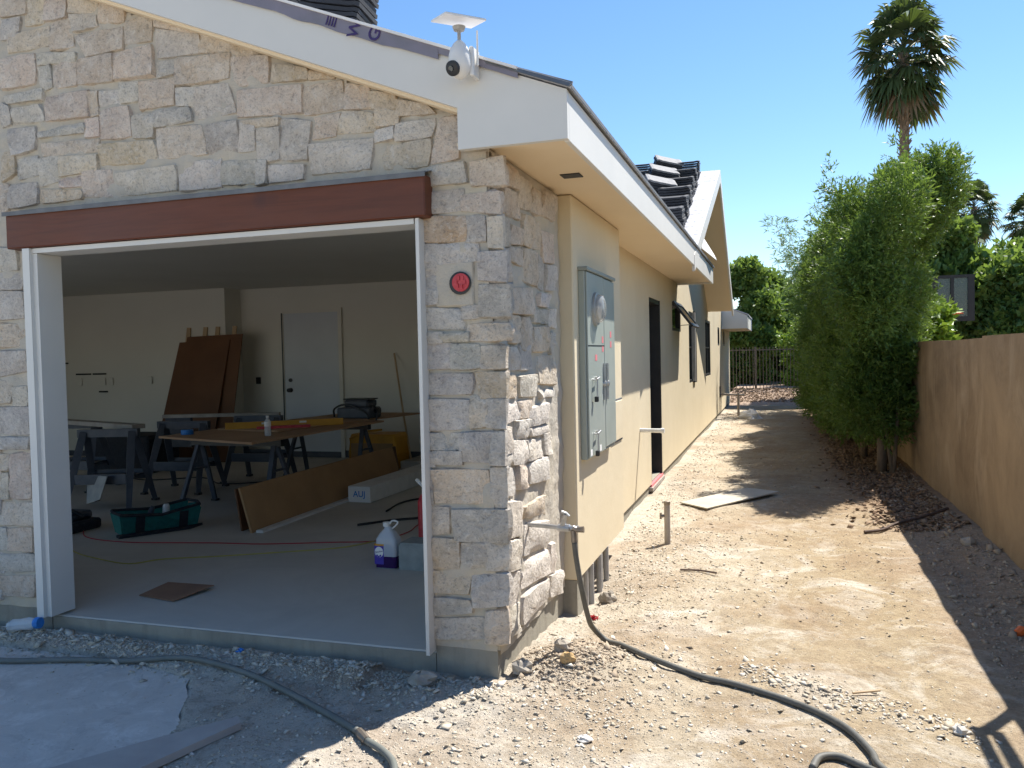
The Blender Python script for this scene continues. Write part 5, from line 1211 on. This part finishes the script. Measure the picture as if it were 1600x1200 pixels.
for k in range(6):
    y = 10.35 + k * 0.58; stack(-1.30 - 0.012 * k, y, zn(y), 8, 0.0, '%s stack of dark tiles in the right column on the white cross roof' % words[k], slope=(sl_ * 0.6, 0))
for k in range(3):
    y = 11.75 + k * 0.72; stack(-1.62 - 0.03 * k, y, zn(y) + .12, 7, 0.35, ['lower', 'middle', 'upper'][k] + ' tilted tile stack with a pale top tile left of the right column', slope=(0.45, 0.22), light=True)
for k in range(3):
    y = 12.1 + k * 0.55; stack(-2.03 - .02 * k, y, zn(y), 9, 0.05, ['lower', 'middle', 'upper'][k] + ' stack of dark tiles in the left column nearest the garage roof', slope=(sl_ * 0.6, 0))

# ------------------------------------------------------------------ brown garden wall
bw = thing('garden_wall', 'brown stucco garden wall along the right of the dirt path', 'wall', (1.6, 7, 0)); bw['kind'] = 'structure'
def wall_panel(y0, y1, x0, zt, nm):
    ny_ = max(2, int((y1 - y0) / 0.25)); nz_ = 8; vs = []; fs = []
    for i in range(ny_ + 1):
        for j in range(nz_ + 1):
            y = y0 + (y1 - y0) * i / ny_; z = -0.3 + (zt + .3) * j / nz_
            vs.append((x0 + 0.010 * float(vnoise(y * 1.3, z * 1.5)), y, z + (0.012 * float(vnoise(y * .8, 4)) if j == nz_ else 0)))
    for i in range(ny_):
        for j in range(nz_): a = i * (nz_ + 1) + j; fs.append((a, a + nz_ + 1, a + nz_ + 2, a + 1)[::-1])
    nb = len(vs)
    for i in range(ny_ + 1):
        y = y0 + (y1 - y0) * i / ny_; vs.append((x0 + .20, y, vs[i * (nz_ + 1) + nz_][2])); vs.append((x0 + .20, y, -.3))
    for i in range(ny_):
        t0, t1 = i * (nz_ + 1) + nz_, (i + 1) * (nz_ + 1) + nz_; b0, b1 = nb + 2 * i, nb + 2 * i + 2
        fs.append((t0, b0, b1, t1)[::-1]); fs.append((b0, b0 + 1, b1 + 1, b1)[::-1])
    for i in (0, ny_):
        a = [i * (nz_ + 1) + j for j in range(nz_ + 1)] + [nb + 2 * i, nb + 2 * i + 1]; fs.append(tuple(a))
    return MB().add(vs, fs).build(nm, M_brown, bw, smooth=40)
wall_panel(-8, 7.42, 1.538, 1.635, 'wall_panel'); wall_panel(7.43, 28, 1.560, 1.62, 'wall_panel')
o = B(1.40, 1.62, -8, 28, -.35, 0.015).build('wall_footing', M_found, bw)

# ------------------------------------------------------------------ iron fence at the back
fn = thing('iron_fence', 'dark iron picket fence across the end of the side yard', 'fence', (-2, 28, .25))
def rail(z): B(-7, 1.55, 27.985, 28.015, z, z + .035).build('rail', M_iron, fn)
rail(1.56); rail(0.30)
PM = None
for i in range(60):
    x = -4.6 + i * 0.105
    if PM is None: o = B(-.011, .011, -.011, .011, 0, 1.38).build('picket', M_iron); o.parent = fn; PM = o.data
    else: o = bpy.data.objects.new('picket', PM); COL.objects.link(o); o.parent = fn
    o.location = (x + 2, 0, 0.04); o.rotation_euler = (0, 0, 0)
for o in [c for c in fn.children if c.name.startswith('picket')]: pass
PM.transform(Matrix.Translation((2 - 0.0, 28 - 0.0, 0.25)) ) if False else None
for x in (-3.2, -0.74, 1.5):
    po = B(x - .035, x + .035, 27.965, 28.035, 0.1, 1.68).build('post', M_iron, fn)

# ------------------------------------------------------------------ vegetation
def leaf_quads(P, D, L, Wd, up=None):
    """diamond leaves: P base points, D unit directions, L lengths, Wd widths"""
    n = len(P); r = RNG.normal(size=(n, 3)); r = r - D * (r * D).sum(1, keepdims=True); r /= np.linalg.norm(r, axis=1, keepdims=True)
    a = P; c = P + D * L[:, None]; m = P + D * (L * 0.45)[:, None]
    V = np.stack([a, m + r * Wd[:, None] / 2, c, m - r * Wd[:, None] / 2], 1).reshape(-1, 3)
    F = np.arange(4 * n).reshape(-1, 4); return V, F
def unit(v): return v / np.maximum(np.linalg.norm(v, axis=1, keepdims=True), 1e-9)
def sprays(C, O, nleaf, sl, ll, lw, spread=0.7, droop=0.0):
    """C spray bases, O spray axes; leaves along each spray"""
    n = len(C); t_ = RNG.random((n, nleaf, 1)); axis_ = unit(O)[:, None, :]
    P = C[:, None, :] + axis_ * (t_ * sl)
    D = axis_ + RNG.normal(0, spread, (n, nleaf, 3)); D[:, :, 2] -= droop; D = D.reshape(-1, 3); D = unit(D)
    k = n * nleaf; return leaf_quads(P.reshape(-1, 3), D, ll * RNG.uniform(.6, 1.25, k), lw * RNG.uniform(.7, 1.3, k))
def blob_points(n, blobs, shell=0.55):
    """points in lumpy ellipsoids, denser near the surface; returns points and outward directions"""
    w = np.array([b[3] * b[4] * b[5] for b in blobs]); idx = RNG.choice(len(blobs), n, p=w / w.sum()); Bb = np.array(blobs)[idx]
    d = unit(RNG.normal(size=(n, 3))); r = RNG.random(n) ** (1 / 3); r = shell + (1 - shell) * r
    r *= RNG.choice([1.0, 0.75], n, p=[.75, .25])
    lump = 1 + 0.22 * vnoise(np.arctan2(d[:, 1], d[:, 0]) * 2.2 + Bb[:, 0] * 9, d[:, 2] * 3 + Bb[:, 1] * 5) * 2
    P = Bb[:, :3] + d * Bb[:, 3:6] * (r * lump)[:, None]; return P, d
def foliage(name, parent, blobs, n, nleaf, sl, ll, lw, mat, spread=.7, upb=.5, droop=0.0, xmin=None, shell=.55):
    P, d = blob_points(n, blobs, shell)
    O = d + np.array([0, 0, upb]) + RNG.normal(0, .35, d.shape)
    ok = P[:, 2] > 0.12
    if xmin is not None: ok &= P[:, 0] > xmin
    P, O = P[ok], O[ok]; V, F = sprays(P, O, nleaf, sl, ll, lw, spread, droop)
    return np_mesh(name, V, F, mat, parent)
def limbs(parent, base, tips, r0, mat=None, name='trunk', bend=.1, seed=0):
    rg = random.Random(seed); m = MB(); b = Vector(base)
    for t_ in tips:
        t_ = Vector(t_); mid = b.lerp(t_, .5) + Vector((rg.uniform(-bend, bend), rg.uniform(-bend, bend), 0))
        pts = spline([b, mid, t_], 5); m.tube(pts, [r0 * (1 - .75 * i / (len(pts) - 1)) for i in range(len(pts))], 7)
    return m.build(name, mat or M_bark, parent, smooth=True)

HG = 'tall clipped evergreen shrubs along the brown wall'
hedge = [  # x, y, half width x, height, label
    (1.20, 11.2, 0.56, 3.5, 'nearest tall evergreen shrub in the row along the brown wall'),
    (1.15, 12.9, 0.66, 3.60, 'second evergreen shrub of the row counted from the near end'),
    (1.10, 14.9, 0.66, 3.50, 'third evergreen shrub of the row, in the middle'),
    (1.05, 17.2, 0.66, 3.45, 'fourth evergreen shrub of the row along the wall'),
    (0.95, 20.0, 0.62, 3.40, 'farthest evergreen shrub of the row near the iron fence')]
for i, (x, y, r, h, lab) in enumerate(hedge):
    t_ = thing('evergreen_shrub', lab, 'shrub', (x, y, 0), HG)
    rg = random.Random(20 + i); blobs = []
    zz_ = 0.85 if i == 0 else 0.6
    while zz_ < h - .25:
        k = 1 - 0.45 * abs((zz_ / h) - .5); kk = 2 if zz_ < h * .8 else 1
        for _ in range(4):
            blobs.append((x + rg.uniform(-.5, .5) * r * 1.0, y + rg.uniform(-.6, .6) * r * 1.2, zz_, r * .55 * k * rg.uniform(.8, 1.25), r * .6 * k, rg.uniform(.28, .42)))
        zz_ += 0.32
    for _ in range(14):
        blobs.append((x + rg.uniform(-.35, .40 if i else .15), y + (rg.choice((-1, 1)) * rg.uniform(.7, 1.3) if i else rg.choice((-.75, .9))), rg.uniform(.9, h - .2), r * .5, .42, .36))
    for _ in range(5): blobs.append((x + rg.uniform(-.7, .7) * r, y + rg.uniform(-.7, .7) * r, h - rg.uniform(.0, .4), .18, .2, .30))
    if i == 0:
        for bx_, bz_ in ((1.65, 3.05), (1.75, 3.35), (1.72, 3.62), (1.92, 3.5), (1.5, 2.75), (1.9, 3.72), (1.45, 3.6), (1.5, 2.3), (1.45, 1.9)): blobs.append((bx_, y + .2, bz_, .26, .36, .24))
    if i == 0: blobs += [(.72, y, 3.30, .14, .14, .30), (.66, y, 3.62, .09, .10, .26), (.60, y, 3.85, .05, .06, .16), (1.42, y, 3.85, .08, .1, .3), (1.7, y, 3.2, .3, .35, .35), (1.85, y, 3.45, .28, .3, .28), (1.93, y, 3.72, .18, .18, .2), (1.75, y, 3.7, .15, .15, .2)]
    foliage('foliage', t_, blobs, 14000 if i == 0 else 10500, 11, .13, .060 if i < 2 else .075, .011 if i < 2 else .015, M_leafh, spread=.55, upb=.45)
    foliage('inner_foliage', t_, blobs, 6500, 9, .16, .07, .022, M_leafh, spread=.9, shell=.15)
    limbs(t_, (x, y, -.05), [(x + rg.uniform(-.3, .3), y + rg.uniform(-.3, .3), h * rg.uniform(.6, .9)) for _ in range(4)], .045 if i else .06, seed=i)
    if i == 0: limbs(t_, (x + .12, y - .1, -.05), [(x + .3, y - .1, 2.2), (x + .05, y - .25, 1.9)], .03, seed=9)
# wispy bamboo sprays behind the row, against the sky
bam = thing('bamboo', 'pale feathery bamboo rising behind the left side of the shrub row', 'bamboo', (0.6, 22.5, 0))
cul = MB(); C_, O_ = [], []
rg = random.Random(4)
for k in range(9):
    bx_, by_ = 1.0 + rg.uniform(-.35, .35), 22.3 + rg.uniform(-.6, .6); tx = bx_ - rg.uniform(0.1, 1.0) * .8; tz = rg.uniform(3.4, 5.0)
    pts = spline([(bx_, by_, 0), ((bx_ + tx) / 2 + .1, by_, tz * .55), (tx, by_ + rg.uniform(-.3, .3), tz)], 8)
    cul.tube(pts, [.018 * (1 - .8 * i / (len(pts) - 1)) for i in range(len(pts))], 5)
    for p in pts[5:]:
        for _ in range(7):
            C_.append(tuple(p + Vector((rg.gauss(0, .07), rg.gauss(0, .07), rg.gauss(0, .08))))); O_.append((rg.gauss(-.2, .7), rg.gauss(0, .6), rg.gauss(.1, .4)))
V, F = sprays(np.array(C_), np.array(O_), 12, .34, .16, .022, .6, .25); np_mesh('foliage', V, F, M_leafb, bam); cul.build('culm', M_wood, bam)

def broad_tree(x, y, h, r, lab, n=2600, mat=None, seed=0, ll=.12, group=None, zlow=.35, name='leafy_tree'):
    t_ = thing(name, lab, 'tree', (x, y, 0), group); rg = random.Random(seed); blobs = []
    for k in range(24):
        a = rg.uniform(0, 6.28); q = rg.random() ** .6 * r * .8; z = rg.uniform(zlow * h, h * .93); kk = math.sqrt(max(.15, 1 - ((z / h - .55) / .52) ** 2))
        blobs.append((x + math.cos(a) * q * kk, y + math.sin(a) * q * kk, z, r * .34, r * .34, r * .26))
    foliage('crown', t_, blobs, n, 10, .22, ll, ll * .55, mat or M_leaft, spread=.9, upb=.1, droop=.2)
    foliage('inner_crown', t_, blobs, n // 2, 8, .3, ll * 1.5, ll * .9, mat or M_leaft, spread=1.0, shell=.1)
    limbs(t_, (x, y, -.1), [(x + rg.uniform(-.5, .5) * r, y + rg.uniform(-.5, .5) * r, h * rg.uniform(.55, .85)) for _ in range(5)], .035 * h * .5, seed=seed)
    return t_
TGp = 'leafy trees behind the iron fence'
broad_tree(-1.1, 33, 5.0, 1.7, 'dark leafy tree behind the fence next to the far house corner', 4200, seed=1, ll=.16, group=TGp, zlow=.12)
broad_tree(0.6, 35, 4.3, 1.5, 'lower leafy tree behind the fence left of the shrubs', 3600, seed=2, ll=.16, group=TGp, zlow=.1)
broad_tree(-3.6, 34, 4.6, 1.8, 'leafy tree behind the fence mostly hidden by the house', 2600, seed=3, ll=.16, group=TGp, zlow=.12)
broad_tree(2.8, 36, 4.2, 1.7, 'leafy tree behind the shrub row at the back', 3000, seed=4, ll=.16, group=TGp, zlow=.1)
broad_tree(0.9, 30.6, 2.4, .9, 'bright green bush behind the right part of the iron fence', 2600, mat=M_leafy, seed=5, ll=.11, group=TGp, zlow=.1)
TGr = 'leafy trees in the neighbouring yard beyond the brown wall'
broad_tree(5.35, 21.6, 3.45, 1.45, 'light green tree beyond the wall at the right edge of the photo', 3600, seed=6, ll=.13, group=TGr, zlow=.3)
broad_tree(3.9, 22.5, 4.6, 1.25, 'taller light green tree between the shrubs and the small palm', 3400, seed=7, ll=.14, group=TGr, zlow=.3)
broad_tree(6.4, 24, 4.2, 1.7, 'leafy tree farther right beyond the wall', 3000, seed=8, ll=.15, group=TGr, zlow=.25)
broad_tree(2.12, 14.2, 2.35, .36, 'bright yellow green bush poking over the brown wall beside the backboard', 2400, mat=M_leafy, seed=9, ll=.09, group=TGr, zlow=.2)
# far belt of trees closes the horizon
P_, d_ = [], []
blobs = [(x_, 62 + 5 * math.sin(x_ * .7), 1.6 + .6 * math.sin(x_ * 1.3), 3.0, 2.5, 2.0 + .5 * math.sin(x_ * 2.1)) for x_ in np.arange(-36, 46, 2.6)]
P, d = blob_points(9000, blobs, .6); V, F = sprays(P, d, 7, .6, .5, .3, .9, 0.0); np_mesh('far_trees', V, F, M_leaft, kind='stuff')

# fan palms
def palm(x, y, h, crown_r, lab, nf=46, seed=0, dry=6, trunk_r=.20, lean=0.0):
    t_ = thing('fan_palm', lab, 'palm tree', (x, y, 0), 'fan palms behind the wall'); rg = random.Random(seed)
    pts = spline([(x + lean, y, 0), (x + lean * .4, y, h * .5), (x, y, h)], 10); m = MB(); m.tube(pts, [trunk_r * (1.15 - .3 * i / (len(pts) - 1)) for i in range(len(pts))], 12)
    m.build('trunk', M_bark, t_, smooth=True)
    st_ = MB()                                                       # old leaf bases up the trunk
    for k in range(150):
        z = h * .55 + (h * .45) * k / 150; a = k * 2.4; rr = trunk_r * .9; px, py = x + lean * (1 - z / h) * .8 + math.cos(a) * rr, y + math.sin(a) * rr
        st_.beam((px, py, z), (px + math.cos(a) * .09, py + math.sin(a) * .09, z + .12), .05, .03)
    st_.build('leaf_bases', M_bark, t_)
    Vg, Fg, Vd, Fd = [], [], [], []; pet = MB()
    for k in range(nf + dry):
        isdry = k >= nf; u = (k + .5) / nf if not isdry else 1.0
        pitch = math.radians(82 - 150 * u ** .9 + rg.uniform(-9, 9)) if not isdry else math.radians(rg.uniform(-75, -30)); az = k * 2.39996 + rg.uniform(-.2, .2)
        dv = Vector((math.cos(az) * math.cos(pitch), math.sin(az) * math.cos(pitch), math.sin(pitch)))
        z0 = h + .25 - .9 * crown_r * .55 * u; o_ = Vector((x, y, z0)); plen = crown_r * rg.uniform(.42, .62); hub = o_ + dv * plen
        pet.tube([o_, o_ + dv * plen * .6 + Vector((0, 0, .02)), hub], [.03, .02, .014], 4)
        side = dv.cross(Vector((0, 0, 1))).normalized() if abs(dv.z) < .98 else Vector((1, 0, 0)); nrm = side.cross(dv).normalized(); L = crown_r * rg.uniform(.48, .62)
        ns = 26
        for j in range(ns):
            a = math.radians(-115 + 230 * j / (ns - 1)); dd_ = (dv * math.cos(a) + side * math.sin(a) + nrm * rg.uniform(-.08, .16)).normalized()
            ll_ = L * (1 - .25 * abs(math.sin(a / 2))) * rg.uniform(.85, 1.05); w_ = .062 * crown_r / 1.7
            p0 = hub; p1 = hub + dd_ * ll_ * .6; p2 = hub + dd_ * ll_ + Vector((0, 0, -1)) * ll_ * rg.uniform(.25, .5)
            q = dd_.cross(nrm + Vector((0, 0, .01))).normalized() * w_
            base = Vd if isdry else Vg
            base += [p0, p1 + q, p2, p1 - q]
    pet.build('leaf_stalk', M_palm, t_)
    np_mesh('fronds', np.array([v[:] for v in Vg]), np.arange(len(Vg)).reshape(-1, 4), M_palm, t_)
    if Vd: np_mesh('dry_fronds', np.array([v[:] for v in Vd]), np.arange(len(Vd)).reshape(-1, 4), M_palmd, t_)
    return t_
palm(3.97, 30, 11.2, 1.75, 'tall fan palm rising above the shrubs against the sky', 56, 1, 4, .16)
palm(15.0, 75, 12.7, 2.2, 'smaller looking distant fan palm right of the shrubs', 44, 2, 4, .25)
palm(18.7, 75, 11.6, 2.0, 'distant fan palm cut by the right edge of the photo', 40, 3, 4, .25)

# basketball hoop in the neighbouring yard
bh = thing('basketball_hoop', 'black framed basketball backboard seen above the brown wall', 'basketball hoop', (3.6, 19, 0))
A_, B_, z0, z1 = Vector((3.02, 19.0, 0)), Vector((3.80, 19.0, 0)), 2.07, 3.02
fm = MB(); fm.box(3.02, 3.80, 18.97, 19.05, z0, z0 + .10); fm.box(3.02, 3.80, 18.97, 19.05, z1 - .06, z1); fm.box(3.02, 3.12, 18.97, 19.05, z0 + .10, z1 - .06); fm.box(3.68, 3.80, 18.97, 19.05, z0 + .10, z1 - .06); fm.box(3.36, 3.42, 18.96, 18.99, z0 + .1, z1 - .06)
fm.build('frame', M_black, bh); B(3.12, 3.68, 19.0, 19.015, z0 + .10, z1 - .06).build('glass_panel', M_bbglass, bh)
MB().tube([(3.33 + .2 * math.cos(a), 18.68 + .2 * math.sin(a), 2.22) for a in np.linspace(0, 6.283, 17)], .012, 6).build('rim', M_orange, bh)
MB().beam((3.38, 18.86, 2.22), (3.38, 18.97, 2.22), .12, .05).build('rim_bracket', M_orange, bh)
MB().tube([(3.4, 19.8, 0), (3.4, 19.8, 1.9), (3.4, 19.1, 2.5)], .06, 8).build('pole', M_black, bh)

# trestle beside the wall, just outside the view: its shadow falls into the picture
ld = thing('wooden_trestle', 'wooden trestle by the brown wall, seen only as the barred shadow at the lower right', 'trestle', (1.5, 4, 0))
for x_, z_ in ((1.49, 1.98), (1.57, 2.0)): MB().beam((x_, 2.6, z_), (x_, 4.86, z_), .04, .05).build('side_rail', M_oldw, ld)
for y_ in (2.75, 4.80): MB().beam((1.49, y_, -.05), (1.49, y_, 1.955), .04, .05).build('leg', M_oldw, ld)
